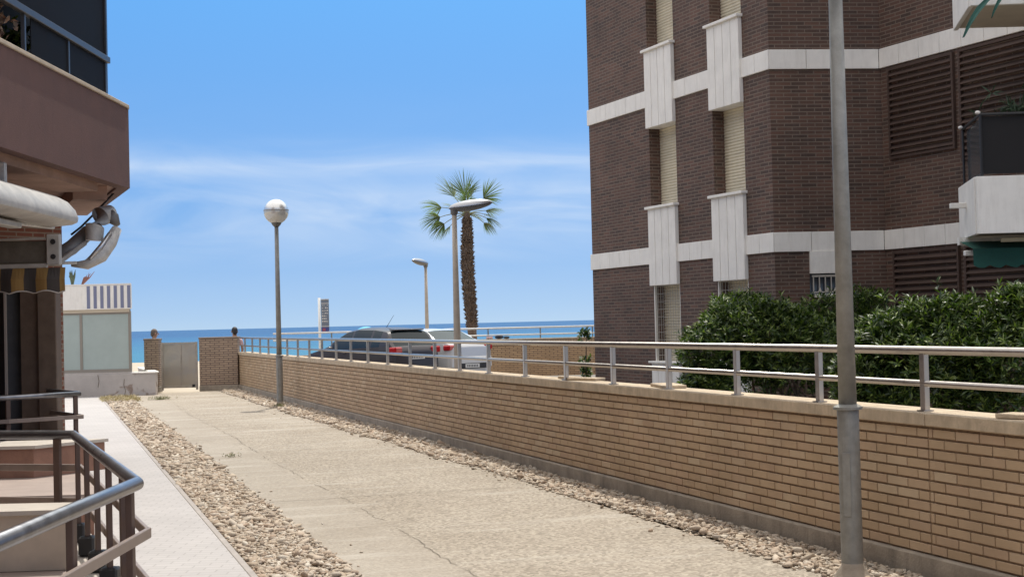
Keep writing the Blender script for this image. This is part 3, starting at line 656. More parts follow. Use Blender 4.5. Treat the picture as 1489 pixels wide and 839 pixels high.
# ------------------------------------------------------------ TOTEM SIGN
sg = thing('beach_sign', 'tall narrow grey information board on a post by the beach', 'sign', (-6.27, 48, -.5))
MB().tube([(-6.42, 48, -.5), (-6.42, 48, 2.66)], .045, 12).build('post', M_wrail, sg, True)
MB().box(-6.36, -6.10, 47.98, 48.02, 1.50, 2.62, .004).build('board', mat('sign_grey', (.17, .20, .25), .5), sg)
mb = MB()
for z in (2.595, 2.46, 1.70): mb.box(-6.36, -6.10, 47.968, 47.978, z, z+.016)
for i in range(7):
    z = 2.40-i*.09
    for j in range(4): 
        if random.random() < .8: mb.box(-6.33+j*.055, -6.33+j*.055+.035, 47.968, 47.978, z, z+random.choice((.018, .03, .012)))
mb.build('lettering', M_white, sg)
MB().box(-6.35, -6.11, 47.966, 47.979, 1.52, 1.68).build('blue_panel', mat('sign_blue', (.05, .07, .25), .4), sg)
MB().box(-6.32, -6.22, 47.958, 47.965, 1.55, 1.65).build('red_mark', mat('sign_red', (.3, .08, .12), .4), sg)

# ------------------------------------------------------------ CARS
M_glass = mat('car_glass', (.014, .022, .024), .1, spec=.42)
M_tyre = mat('tyre', (.02, .02, .02), .8); M_rim = mat('rim', (.5, .5, .52), .3, .8)
M_tail = mat('tail_light', (.45, .012, .02), .15, coat=.6); M_headl = mat('head_light', (.7, .72, .75), .1, .2)
def car(kind, paint, label):
    """x forward-to-back along +x from 0 (front) to L; y across; built at origin, parts local"""
    t = thing('parked_car', label, 'car', world=False)
    if kind == 'hatch':
        L, Wd = 4.25, 1.78
        top = [(0, .62), (.04, .74), (.3, .90), (.9, 1.02), (1.12, 1.07), (1.95, 1.50), (2.5, 1.575), (3.2, 1.56), (3.75, 1.50), (3.86, 1.46), (4.12, 1.09), (4.22, 1.02), (4.25, .9)]
        belt = [(0, .6), (.3, .82), (1.1, .97), (2.5, 1.03), (4.05, 1.08), (4.25, .88)]
        ws, rw, sg_ = (1.14, 1.96), (3.83, 4.13), [(1.45, 2.28), (2.36, 3.16), (3.24, 3.62)]
    else:
        L, Wd = 4.5, 1.78
        top = [(0, .60), (.04, .70), (.3, .84), (1.0, .97), (1.2, 1.01), (2.0, 1.40), (2.5, 1.46), (3.1, 1.44), (3.35, 1.40), (3.92, 1.13), (4.0, 1.12), (4.38, 1.10), (4.46, 1.04), (4.5, .92)]
        belt = [(0, .56), (.3, .76), (1.1, .90), (2.5, .95), (3.9, 1.02), (4.45, 1.0), (4.5, .88)]
        ws, rw, sg_ = (1.22, 2.0), (3.34, 3.90), [(1.55, 2.32), (2.40, 3.15), (3.2, 3.45)]
    tx, tz = zip(*top); bx, bz = zip(*belt)
    xs = sorted(set(np.round(np.concatenate([np.linspace(0, L, 64), [ws[0], ws[1], rw[0], rw[1], .012, L-.012], np.ravel(sg_)]), 3)))
    rings = []
    for x in xs:
        zt = float(np.interp(x, tx, tz)); zb = min(float(np.interp(x, bx, bz)), zt-.02)
        e = min(1, (min(x, L-x)/.35)) if min(x, L-x) < .35 else 1
        wf = Wd/2*(.80+.20*math.sqrt(max(0, e*(2-e))))
        h = zt-zb; cab = min(1, max(0, (h-.1)/.4)); wr = wf*(1-.06-.20*cab)
        # arches: raise the sill at the wheels
        rings.append([(x, wf*.93, .22), (x, wf*.985, .34), (x, wf, .58), (x, wf*.99, (zb+.58)/2+.04), (x, wf*.955, zb), (x, wf*.955*.55+wr*.45, zb+h*.52), (x, wr, zb+h*(.90 if cab > .3 else .7)), (x, wr*.86, zt-.012), (x, wr*.5, zt-.002+.012*cab), (x, 0, zt+.016*cab)])
    n = 10; parts = {'body': MB(), 'windscreen': MB(), 'rear_window': MB()}
    side_gl = {}
    for sgn in (1, -1):
        for i in range(len(xs)-1):
            xm = (xs[i]+xs[i+1])/2
            for k in range(n-1):
                q = [rings[i][k], rings[i+1][k], rings[i+1][k+1], rings[i][k+1]]
                q = [(a, b_*sgn, c) for a, b_, c in q]
                if sgn > 0: q = q[::-1]
                key = 'body'
                if k in (4, 5):
                    for gi, (a, b_) in enumerate(sg_):
                        if a <= xm <= b_: key = ('sw', gi, sgn)
                if k >= 7:
                    if ws[0] < xm < ws[1]: key = 'windscreen'
                    if rw[0] < xm < rw[1]: key = 'rear_window'
                if k < 2:   # wheel openings
                    for wx in (.82, L-.83):
                        if abs(xm-wx) < .33: key = None
                if key is None: continue
                tgt = parts[key] if isinstance(key, str) else side_gl.setdefault(key, MB())
                tgt.add(q, [(0, 1, 2, 3)])
    for ring, rev in ((rings[0], False), (rings[-1], True)):
        vs = [p for p in ring]+[(a, -b_, c) for a, b_, c in ring[::-1][1:]]
        parts['body'].add(vs, [tuple(range(len(vs)))[::(-1 if rev else 1)]])
    def weld(o):
        import bmesh
        bm = bmesh.new(); bm.from_mesh(o.data); bmesh.ops.remove_doubles(bm, verts=bm.verts, dist=.0005); bmesh.ops.recalc_face_normals(bm, faces=bm.faces); bm.to_mesh(o.data); bm.free()
        o.data.polygons.foreach_set('use_smooth', [True]*len(o.data.polygons)); o.data.set_sharp_from_angle(angle=R_(38)); return o
    body = weld(parts['body'].build('body', paint, t))
    weld(parts['windscreen'].build('windscreen', M_glass, t)); weld(parts['rear_window'].build('rear_window', M_glass, t))
    for k_, v_ in side_gl.items(): weld(v_.build('side_window', M_glass, t))
    for wx in (.82, L-.83):
        for sy in (-1, 1):
            wl = MB(); wl.tube([(wx, sy*(Wd/2-.20), .32), (wx, sy*(Wd/2-.01), .32)], .32, 28); o = wl.build('wheel', M_tyre, t, True, autos=40)
            r1 = MB(); r1.tube([(wx, sy*(Wd/2-.02), .32), (wx, sy*(Wd/2+.002), .32)], .21, 24); r1.build('rim', M_rim, o, True, autos=40)
    # rear face details
    yl = Wd/2
    if kind == 'hatch':
        for sy in (-1, 1):
            mb = MB(); mb.obox((L-.07, sy*(yl-.17), .97), (.085, sy*-.07, 0), (.03, sy*.15, 0), (0, 0, .085), .03); mb.build('tail_light', M_tail, t)
        MB().obox((L+.015, 0, .42), (.04, 0, 0), (0, yl*.8, 0), (0, 0, .13), .03).build('rear_bumper', mat('bumper_black', (.03, .03, .032), .5), t)
        MB().obox((L-.44, 0, 1.515), (.075, 0, -.012), (0, yl*.64, 0), (0, 0, .016), .012).build('spoiler', paint, t)
        MB().tube([(2.9, .0, 1.57), (3.25, .0, 1.90)], [.008, .004], 6).build('antenna', M_black, t)
        plz = .78
    else:
        for sy in (-1, 1):
            mb = MB(); mb.obox((L-.085, sy*(yl-.20), .93), (.08, sy*-.06, 0), (.03, sy*.16, .0), (0, 0, .075), .03); mb.build('tail_light', M_tail, t)
        MB().obox((L+.0, 0, .52), (.05, 0, 0), (0, yl*.86, 0), (0, 0, .16), .04).build('rear_bumper', paint, t)
        MB().obox((L+.03, 0, .42), (.03, 0, 0), (0, yl*.62, 0), (0, 0, .075), .01).build('diffuser', mat('bumper_black', (.03, .03, .032), .5), t)
        plz = .42
    pl = MB(); pl.box(L+(.035 if kind == 'hatch' else .062), L+(.045 if kind == 'hatch' else .07), -.26, .26, plz-.055, plz+.055, .004) if kind != 'hatch' else pl.box(L+.004, L+.014, -.26, .26, plz-.055, plz+.055, .004)
    o = pl.build('number_plate', mat('plate_white', (.75, .75, .72), .5), t)
    xq = (L+.0145) if kind == 'hatch' else (L+.0705)
    ch_ = MB()
    for i in range(7): y = -.2+i*.06; ch_.box(xq, xq+.002, y, y+.036, plz-.03, plz+.03)
    ch_.build('plate_characters', mat('plate_ink', (.12, .12, .13), .5), o)
    for sy in (-1, 1):
        MB().ball((1.55, sy*(yl+.08), 1.02), .07, .1, .07, 14, 8).build('mirror', paint, t, True)
        MB().obox((.1, sy*(yl-.28), .70), (.08, sy*.06, 0), (.02, sy*.18, 0), (0, 0, .06), .03).build('headlight', M_headl, t)
        for dx in ((2.05, 3.0)): MB().obox((dx, sy*(yl-.005), .9), (.08, 0, 0), (0, .02, 0), (0, 0, .012), .006).build('door_handle', paint, t)
        MB().obox((2.0, sy*(yl*.96), .28), (1.0, 0, 0), (0, .02, 0), (0, 0, .05), .01).build('side_skirt', MATS['bumper_black'], t)
    MB().obox((-.0, 0, .45), (.05, 0, 0), (0, yl*.75, 0), (0, 0, .14), .04).build('front_bumper', paint, t)
    return t
M_pd = mat('dark_car_paint', (.045, .038, .042), .42, .1, coat=.25); M_ps = mat('silver_car_paint', (.68, .68, .68), .35, .2, coat=.7)
# local +x (rearwards) must point right and towards the camera
def place_car(t, rear, ang):
    L = 4.25 if 'dark' in t['label'] else 4.5
    d = np.array([math.cos(ang), math.sin(ang)]); loc = np.array(rear)-d*L
    t.location = (*loc, .06); t.rotation_euler = (0, 0, ang)
ca = car('hatch', M_pd, 'dark grey hatchback parked behind the railing, roof against the sea'); place_car(ca, (-2.46, 38.17), R_(-47)); ca.scale = (.97, .95, 1.0)
cb = car('sedan', M_ps, 'silver saloon car parked beside the dark hatchback behind the lamp post'); place_car(cb, (-1.36, 40.3), R_(-47)); cb.location.z = .10

# blue parasol on the beach, bag and towel on the wall
pa = thing('beach_parasol', 'light blue beach parasol just showing over the dark car roof', 'parasol', (-6.1, 60, -.9))
MB().tube([(-6.1, 60, -.9), (-6.1, 60, 1.65)], .02, 8).build('pole', M_wrail, pa, True)
mb = MB(); vs = [(-6.1, 60, 1.66)]; 
for i in range(1, 6):
    a = i/5
    for k in range(24): r_ = .50*math.sin(a*1.25)/math.sin(1.25); vs.append((-6.1+r_*math.cos(k*math.pi/12), 60+r_*math.sin(k*math.pi/12), 1.66-.30*(1-math.cos(a*1.25))/(1-math.cos(1.25))))
fs = [(0, 1+k, 1+(k+1) % 24) for k in range(24)]+[(1+i*24+k, 1+(i+1)*24+k, 1+(i+1)*24+(k+1) % 24, 1+i*24+(k+1) % 24) for i in range(4) for k in range(24)]
mb.add(vs, fs).build('canopy', mat('parasol_blue', (.12, .45, .65), .7), pa, True)
mb = MB(); mb.ball((-.44, 45.12, 1.235), .14, .1, .055, 16, 8); mb.ball((-.21, 45.14, 1.22), .1, .08, .04, 14, 8)
tag(mb.build('backpack', mat('dark_cloth', (.04, .045, .06), .9, noise=.3), smooth=True, origin=(-.4, 45.12, 1.18)), 'dark bag lying on the sea front wall right of the silver car', 'bag')
mb = MB(); mb.tube([(-.84, 45.12, 1.225), (-.64, 45.12, 1.225)], .04, 12); 
tag(mb.build('rolled_towel', mat('pink_cloth', (.65, .45, .42), .9), smooth=True, origin=(-.7, 45.12, 1.18)), 'small pink rolled towel on the sea front wall beside the dark bag', 'towel')

# ------------------------------------------------------------ RIGHT BUILDING
A = (4.17, 22.85); Bf = (1.63, 29.0); Cc = (5.98, 23.05); Dd = (8.9, 16.6)
BH = 14.3
bd = thing('apartment_building', 'dark brick apartment building with white bands on the right', 'building', (5, 24, 0))
def eL(P, Q): return math.hypot(Q[0]-P[0], Q[1]-P[1])
LF = eL(Bf, A)          # face1 along Bf->A so that outward = right of direction? (Bf->A heads +x,-y; right side = towards -x,-y)
def f1(t0, t1): return LF-t1, LF-t0     # t measured from corner A
mb = MB()
for a, b_ in ((0, .80), (1.80, 3.09), (4.10, LF)):
    s0, s1 = f1(a, b_); mb.wbox(Bf, A, s0, s1, -.30, 0, 0, BH)
mb.build('wall', M_dbrick, bd)
f2 = MB(); f2.wbox(A, Cc, .0, eL(A, Cc)+.1, -.3, -.001, 0, BH)
f2.build('wall', M_dbrick, bd)
L3 = eL(Cc, Dd)
f3 = MB(); f3.wbox(Cc, Dd, 0, L3, -.3, -.002, 0, BH); f3.build('wall', M_dbrick, bd)
core = MB(); core.prism([(1.95, 29.2), (4.42, 23.2), (6.1, 23.4), (9.2, 16.9), (16, 18), (16, 33), (4, 33)], 0, BH-.1)
core.build('core', mat('dark_render', (.09, .06, .05), .9), bd)
rf = MB(); rf.prism([(1.5, 29.3), (4.05, 22.6), (5.9, 22.8), (8.8, 16.4), (16.2, 17.5), (16.2, 33.2), (3.9, 33.2)], BH+.002, BH+.4); rf.build('roof', M_white, bd)
FL = 2.9
for fl_ in range(-1, 4):
    zb = 2.70+fl_*FL+2.9 if False else 2.70+(fl_+0)*FL
for k in range(0, 4):
    z0, z1 = 2.70+k*FL, 3.01+k*FL
    for a, b_ in ((-.03, .80), (1.80, 3.09), (4.10, LF+.02)):
        mb = MB(); m_ = max(1, round((b_-a)/.42)); st_ = (b_-a)/m_
        for i in range(m_):
            s0, s1 = f1(a+i*st_+.004, a+(i+1)*st_-.004); mb.wbox(Bf, A, s0, s1, -.02, .035, z0, z1, .004)
        mb.build('band', M_white, bd)
    mb = MB(); l2 = eL(A, Cc); m_ = 3
    for i in range(m_): mb.wbox(A, Cc, (l2-.03)/m_*i+.006, (l2-.03)/m_*(i+1)-.002, -.02, .034, z0, z1, .004)
    mb.build('band', M_white, bd)
    mb = MB(); m_ = 15
    for i in range(m_): mb.wbox(Cc, Dd, L3/m_*i+.02, L3/m_*(i+1)+.012, -.02, .033, z0+.001, z1-.001, .004)
    mb.build('band', M_white, bd)
slat = {}
for (a, b_) in ((.80, 1.80), (3.09, 4.10)):
    for k in range(-1, 4):
        wz0, wz1 = 3.75+k*FL, 5.20+k*FL          # window opening
        if k == -1: wz0 = .92
        # panel above the window: wz1 .. next sill
        pn = MB(); nb = 4; st_ = (b_-a+.03)/nb
        for i in range(nb):
            s0, s1 = f1(a-.015+i*st_+.007, a-.015+(i+1)*st_-.007); pn.wbox(Bf, A, s0, s1, -.26, .07, wz1+.0, 3.70+(k+1)*FL, .005)
        o = pn.build('window_surround', M_white, bd)
        s0, s1 = f1(a-.05, b_+.05); sl_ = MB(); sl_.wbox(Bf, A, s0, s1, -.26, .12, 3.702+(k+1)*FL, 3.75+(k+1)*FL, .006); sl_.build('sill', M_white, o)
        if k == -1:
            pn = MB()
            for i in range(nb):
                s0, s1 = f1(a-.015+i*st_+.007, a-.015+(i+1)*st_-.007); pn.wbox(Bf, A, s0, s1, -.26, .07, 0, .88, .005)
            o2 = pn.build('window_surround', M_white, bd); s0, s1 = f1(a-.05, b_+.05); sl_ = MB(); sl_.wbox(Bf, A, s0, s1, -.26, .12, .88+.002, .92, .006); sl_.build('sill', M_white, o2)
        # roller shutter
        sh = MB(); zz_ = wz0; nsl = int(round((wz1-wz0)/.052)); hh = (wz1-wz0)/nsl; s0, s1 = f1(a, b_)
        for i in range(nsl):
            zz0 = wz0+i*hh; P_ = np.array(Bf); e_ = (np.array(A)-P_)/LF; n_ = np.array([e_[1], -e_[0]])
            def pt(s_, d_, z_): q = P_+e_*s_+n_*d_; return (q[0], q[1], z_)
            sh.add([pt(s0, -.235, zz0), pt(s1, -.235, zz0), pt(s1, -.218, zz0+hh*.35), pt(s0, -.218, zz0+hh*.35), pt(s1, -.222, zz0+hh*.8), pt(s0, -.222, zz0+hh*.8), pt(s1, -.238, zz0+hh), pt(s0, -.238, zz0+hh)], [(0, 1, 2, 3), (3, 2, 4, 5), (5, 4, 6, 7)])
        wd = sh.build('shutter', M_shut, bd)
        if k == -1:
            gr = MB()
            for i in range(11): s_ = s0+(s1-s0)*(i+.5)/11; gr.wbox(Bf, A, s_-.003, s_+.003, -.03, -.024, wz0, wz1-.02)
            for z in np.arange(wz0+.1, wz1, .14): gr.wbox(Bf, A, s0, s1, -.036, -.031, z, z+.006)
            gr.build('grille', mat('grille_white', (.45, .42, .37), .5), bd)
            for q0, q1 in ((s0+.001, s0+.035), (s1-.035, s1-.001)): MB().wbox(Bf, A, q0, q1, -.06, -.012, wz0, wz1-.002).build('grille_frame', M_white, bd)
# small window on face 2
MB().wbox(A, Cc, .56, 1.22, -.02, .06, 2.345, 2.697, .004).build('window_surround', M_white, bd)
MB().wbox(A, Cc, .56, 1.22, -.02, .012, 2.02, 2.343).build('window', mat('window_dark', (.05, .055, .065), .08, spec=.8), bd)
mb = MB(); mb.wbox(A, Cc, .58, 1.2, .05, .07, 2.29, 2.32); mb.wbox(A, Cc, .58, 1.2, .05, .07, 2.04, 2.06)
for t_ in np.linspace(.60, 1.18, 7): mb.wbox(A, Cc, t_-.008, t_+.008, .05, .07, 2.03, 2.31)
for t_ in np.linspace(.70, 1.08, 4): mb.tube([(*(np.array(A)+(np.array(Cc)-np.array(A))/l2*t_+np.array([.11, -1])*.07), z) for z in (2.06, 2.12)], [.03, .008], 8)
mb.build('window_grille', MATS['grille_white'], bd)
MB().wbox(A, Cc, .62, 1.25, -.02, .14, 1.965, 2.018, .006).build('sill', M_white, bd)
# louvred laundry screens on face 3
M_louv = mat('louvre_brown', (.075, .045, .034), .7, noise=.2, nscale=6)
def louvre(t0, t1, z0, z1):
    fr_ = MB()
    for a, b_ in ((t0, t0+.04), (t1-.04, t1)): fr_.wbox(Cc, Dd, a, b_, -.01, .05, z0, z1)
    fr_.wbox(Cc, Dd, t0+.04, t1-.04, -.01, .048, z0, z0+.04); fr_.wbox(Cc, Dd, t0+.04, t1-.04, -.01, .048, z1-.04, z1)
    o = fr_.build('louvre_frame', M_louv, bd)
    sl_ = MB(); P_ = np.array(Cc); e_ = (np.array(Dd)-P_)/L3; n_ = np.array([e_[1], -e_[0]])
    nn = int((z1-z0-.08)/.095)
    for i in range(nn):
        z = z0+.05+i*(z1-z0-.1)/nn; c = P_+e_*(t0+t1)/2+n_*.03
        sl_.obox((*c, z+.04), (*(e_*((t1-t0)/2-.04)), 0), (*(n_*.028), -.032), (*(n_*.004), .004))
    sl_.build('slats', M_louv, o)
for k in (0, 1, 2):
    dz = (k-1)*FL
    if k != 2:
        louvre(.22, 1.72, 4.12+dz if k else 1.3, 5.56+dz); louvre(1.84, 6.4, 3.92+dz if k else 1.3, 5.57+dz)
# balconies
def balcony(zb, label=None):
    poly = [(6.28, 19.95), (6.0, 18.4), (10.2, 18.15), (10.2, 19.95)]
    o = MB().prism(poly, zb, zb+.16); slab = o.build('balcony_slab', mat('balcony_soffit', (.62, .55, .45), .85, noise=.08, nscale=3), bd)
    pp = MB(); pp.wbox((6.28, 19.95), (6.0, 18.4), 0, eL((6.28, 19.95), (6.0, 18.4)), 0.005, .07, zb-.03, zb+.70, .006)
    m_ = 5; LL = eL((6.0, 18.4), (10.2, 18.15))
    for i in range(m_): pp.wbox((6.0, 18.4), (10.2, 18.15), -.06+i*(LL/m_)+.004, -.06+(i+1)*LL/m_-.004, .004, .07, zb-.03, zb+.70, .005)
    pp.build('parapet', M_white, slab)
    c = (6.0, 18.75, zb+.38); MB().obox((6.0, 19.25, zb+.40), (.12, -.02, .0), (.0, .04, 0), (0, 0, .035), .006).build('drain_spout', M_white, slab)
    return slab
b1 = balcony(2.70); b2 = balcony(5.61)
dk = MB(); dk.wbox((6.06, 18.46), (10.2, 18.2), .0, 4.1, -.01, .0, 3.44, 4.18); dk.build('balcony_screen', mat('dark_mesh', (.014, .013, .014), .85, noise=.2, nscale=20), b1)
sd_ = MB(); sd_.wbox((6.30, 19.8), (6.05, 18.45), 0, 1.36, -.008, .0, 3.46, 4.16); sd_.build('side_pane', mat('grey_pane', (.10, .11, .12), .1, alpha=.75, spec=.8), b1)
rr2 = MB(); rr2.tube([(6.28, 19.9, 4.2), (6.04, 18.42, 4.2), (10.2, 18.17, 4.2)], .02, 8); rr2.tube([(6.04, 18.42, 3.4), (6.04, 18.42, 4.2)], .018, 8); rr2.tube([(6.28, 19.9, 3.4), (6.28, 19.9, 4.2)], .018, 8); rr2.tube([(6.29, 19.9, 3.44), (6.05, 18.42, 3.44)], .02, 8)
rr2.build('balcony_rail', M_black, b1)
for p in ((6.04, 18.42), (6.28, 19.9)):
    MB().ball((p[0]-.03, p[1], 4.225), .035, .035, .025, 10, 6).build('rail_cap', M_white, b1, True)
# green awning under the balcony
aw = thing('awning', 'dark green awning with scalloped edge under the white balcony', 'awning', (7.5, 18.6, 2.3))
MB().box(6.05, 6.45, 19.3, 19.42, 2.57, 2.66, .01).build('bracket', M_white, aw); MB().box(5.98, 6.42, 19.0, 19.1, 2.42, 2.49, .01).build('arm', M_white, aw)
M_green = mat('green_canvas', (.015, .085, .065), .8, noise=.2, nscale=4)
cv = MB(); vs, fs = [], []
nx = 60
for i in range(nx+1):
    x = 6.0+4.2*i/nx
    vs += [(x, 19.3, 2.62), (x, 18.75, 2.5), (x, 18.74, 2.26+.022*math.cos(i*math.pi*.5*1.3))]
for i in range(nx): fs += [(3*i, 3*i+1, 3*i+4, 3*i+3), (3*i+1, 3*i+2, 3*i+5, 3*i+4)]
cv.add(vs, fs); cv.build('canvas', M_green, aw)
MB().bar((6.35, 18.7, 2.60), (10.2, 18.6, 2.62), .05, .05, .005).build('front_bar', mat('cream_bar', (.55, .50, .36), .6), aw)
MB().box(6.0, 10.2, 19.31, 19.4, 2.58, 2.68).build('cassette', M_white, aw)
# agave leaf hanging over from the upper balcony and a pot plant behind the dark screen
hp = MB()
for (a_, L_, w_, x0) in ((-.75, .98, .085, 6.12), (-.35, .55, .045, 6.14), (.3, .42, .04, 6.2), (.9, .4, .03, 6.3)):
    p = np.array([x0+.33, 18.16, 5.80]); v = np.array([math.sin(a_), 0, .1]); 
    pts = []
    for i in range(7): pts.append(p.copy()); v = v+np.array([-.05 if a_ < 0 else .05, 0, -.32]); v /= np.linalg.norm(v); p = p+v*L_/6
    vs = []; 
    for i, q in enumerate(pts): ww = w_*(1-abs(i-2.5)/4.2); vs += [q+np.array([ww, 0, ww*.4]), q+np.array([0, .02, 0]), q-np.array([ww, 0, ww*.4])]
    hp.add(vs, [(3*i+j, 3*i+j+1, 3*i+j+4, 3*i+j+3) for i in range(6) for j in (0, 1)])
o = hp.build('hanging_plant', mat('agave_leaf', (.05, .15, .12), .6, noise=.2, nscale=8), origin=(6.12, 18.16, 5.9)); tag(o, 'blue-green agave leaf hanging from the topmost balcony', 'plant')

def leaf_cloud(name, centers, dirs, lleaf, wleaf, nl, m, parent=None, spread=(.5, 1.2), origin=(0, 0, 0)):
    """rosettes of long narrow leaves: centers (n,3), dirs (n,3)"""
    n = len(centers); N_ = n*nl
    C_ = np.repeat(centers, nl, 0); D = np.repeat(dirs, nl, 0)
    rnd = rng.normal(size=(N_, 3)); side = np.cross(D, rnd); side /= np.linalg.norm(side, axis=1)[:, None]+1e-9
    th = rng.uniform(*spread, N_)[:, None]; d = D*np.cos(th)+side*np.sin(th)
    L_ = lleaf*rng.uniform(.65, 1.15, N_)[:, None]; C_ = C_+D*rng.uniform(-.05, .03, N_)[:, None]
    wv = np.cross(d, D+rng.normal(size=(N_, 3))*.25); wv /= np.linalg.norm(wv, axis=1)[:, None]+1e-9
    nrm = np.cross(wv, d)
    w_ = wleaf*rng.uniform(.8, 1.2, N_)[:, None]
    p0 = C_; p1 = C_+d*L_*.5; p2 = C_+d*L_-nrm*L_*.12*np.sign(nrm[:, 2:3]+1e-6)
    vs = np.stack([p0, p1+wv*w_+nrm*w_*.25, p2, p1-wv*w_+nrm*w_*.25, p1], 1)
    return fastmesh(name, vs.reshape(-1, 3), 5, [(0, 1, 4), (4, 1, 2), (0, 4, 3), (4, 2, 3)], N_, m, parent, origin=origin)

def bush(label, blobs, n, lleaf, wleaf, base, density_noise=.8, cut_z=.1, nl=9):
    t = thing('oleander_bush', label, 'bush', (*base, 0)); t['_w'] = 1
    pts, drs = [], []
    tot = sum(b[3]*b[4]*b[5] for b in blobs)**1.0
    vol = [(b[3]*b[4]*b[5])**(2/3) for b in blobs]; vs_ = sum(vol)
    for b, vv in zip(blobs, vol):
        k = int(n*vv/vs_); d = rng.normal(size=(k, 3)); d /= np.linalg.norm(d, axis=1)[:, None]
        d[:, 2] = np.where(d[:, 2] < -.35, -d[:, 2], d[:, 2])
        # lumpy surface made of shoots of different length
        lump = .5*np.sin(d[:, 0]*5.1+b[0]*3)+.5*np.sin(d[:, 1]*6.3+b[1]*2)+.5*np.sin(d[:, 2]*7.7+b[2]*5)+.4*np.sin(d[:, 0]*13+d[:, 2]*11)
        r = 1-np.abs(rng.normal(0, .2, k))+.12*lump
        r += (rng.random(k) < .04)*rng.uniform(.05, .2, k)
        p = np.array(b[:3])+d*np.array(b[3:6])*r[:, None]
        up = d*np.array([.8, .8, .5])+np.array([0, 0, .75])+rng.normal(0, .25, (k, 3)); up /= np.linalg.norm(up, axis=1)[:, None]
        keep = p[:, 2] > cut_z; pts.append(p[keep]); drs.append(up[keep])
    P = np.concatenate(pts); D = np.concatenate(drs)
    # never through the retaining wall
    lat = P[:, :2]@V; keep = lat > 5.62; P, D = P[keep], D[keep]
    leaf_cloud('foliage', P-np.array([*base, 0]), D, lleaf, wleaf, nl, M_leaf, t)
    st = MB()
    for k in range(26):
        i = rng.integers(len(P)); e_ = P[i]; b0 = np.array([base[0]+rng.uniform(-.8, .8)*(blobs[0][3]), base[1]+rng.uniform(-.3, .3), 0.02])
        mid = (b0+e_)/2+np.array([0, 0, .15]); st.tube([b0, mid, e_], [.016, .011, .004], 5)
    st.build('stems', M_bark, t)
    return t
bush('rounder oleander bush at the foot of the brick building, left of the near lamp pole',
     [(2.75, 18.4, 1.05, .65, .6, .85), (3.3, 18.3, 1.15, .65, .6, .78), (4.1, 19.6, .95, .75, .5, .95), (2.45, 18.2, .6, .4, .4, .5), (2.95, 18.7, 1.55, .35, .35, .42), (4.9, 19.9, 1.0, .75, .5, .95)], 8200, .095, .0105, (3.6, 18.9))
bush('long dense oleander hedge right of the near lamp pole, under the balcony',
     [(3.45, 13.9, .8, .40, .45, .68), (3.95, 13.8, 1.02, .65, .55, .80), (4.7, 13.5, 1.0, .75, .55, .82), (5.4, 13.4, 1.02, .6, .5, .80), (4.75, 13.4, 1.45, .34, .3, .42), (4.2, 13.7, 1.5, .35, .3, .28), (5.8, 13.5, .75, .45, .5, .65), (3.6, 13.9, 1.35, .3, .3, .3)], 11500, .09, .0098, (4.8, 13.6))
# vine at the far corner of the building
vp = []; vd = []
for (z0_, z1_, r_, nn) in ((.05, .5, .30, 170), (.4, .95, .10, 50), (1.25, 1.5, .09, 22)):
    for i in range(nn):
        a = rng.uniform(0, 6.28); q = rng.uniform(.2, 1)**.5*r_; vp.append((1.42+q*math.cos(a), 28.7+q*math.sin(a)*.6, rng.uniform(z0_, z1_))); vd.append((math.cos(a)*.5-.2, -.3, .6))
vd = np.array(vd); vd /= np.linalg.norm(vd, axis=1)[:, None]
vt = thing('climbing_plant', 'narrow green climbing plant at the far corner of the brick building', 'plant', (1.42, 28.7, 0))
leaf_cloud('foliage', np.array(vp)-np.array([1.42, 28.7, 0]), vd, .10, .022, 6, M_leaf, vt)
MB().tube([(1.45, 28.75, 0), (1.43, 28.7, .8), (1.46, 28.75, 1.5)], [.02, .014, .006], 6).build('stem', M_bark, vt)
# pot plant behind the dark balcony screen
pv = rng.normal(size=(110, 3))*np.array([.35, .12, .14])+np.array([7.0, 18.8, 4.25]); pdv = rng.normal(size=(110, 3))*.5+np.array([0, 0, .8]); pdv /= np.linalg.norm(pdv, axis=1)[:, None]
bp_ = thing('balcony_plant', 'dark spiky plant rising behind the black balcony screen', 'plant', (7.0, 18.8, 2.9))
leaf_cloud('foliage', pv-np.array([7.0, 18.8, 2.9]), pdv, .22, .01, 7, mat('dark_leaf', (.03, .06, .025), .6), bp_)
MB().lathe([(.16, 2.87), (.22, 3.3), (.2, 3.32)], (7.0, 18.8, 0)).build('pot', mat('terracotta', (.4, .16, .09), .8), bp_, True)
MB().tube([(7.0, 18.8, 3.3), (7.0, 18.8, 4.1)], .03, 8).build('stem', M_bark, bp_)

# ------------------------------------------------------------ KIOSK / glazed terrace at the end on the left
kw = thing('planter_wall', 'weathered white low wall under the glazed kiosk at the end of the path', 'wall', (-10.8, 38.5, 0))
def stained():
    m = mat('weathered_plaster', (.50, .46, .43), .9, noise=.12, nscale=2.2, bump=.4, bscale=30); t = m.node_tree; L = t.links.new; b = t.nodes['Principled BSDF']
    src = b.inputs['Base Color'].links[0].from_socket
    tc = t.nodes.new('ShaderNodeTexCoord'); n = t.nodes.new('ShaderNodeTexNoise'); n.inputs['Scale'].default_value = 2.4; n.inputs['Detail'].default_value = 8; n.inputs['Distortion'].default_value = .6; L(tc.outputs['Object'], n.inputs[0])
    r = t.nodes.new('ShaderNodeValToRGB'); r.color_ramp.elements[0].position = .60; r.color_ramp.elements[1].position = .66; L(n.outputs[0], r.inputs[0])
    mx = t.nodes.new('ShaderNodeMixRGB'); mx.inputs[2].default_value = (.30, .23, .19, 1); L(r.outputs[0], mx.inputs[0]); L(src, mx.inputs[1]); L(mx.outputs[0], b.inputs['Base Color'])
    return m
M_st = stained()
MB().box(-13.5, -9.47, 38.2, 38.42, 0, .585, .01).build('front', M_st, kw)
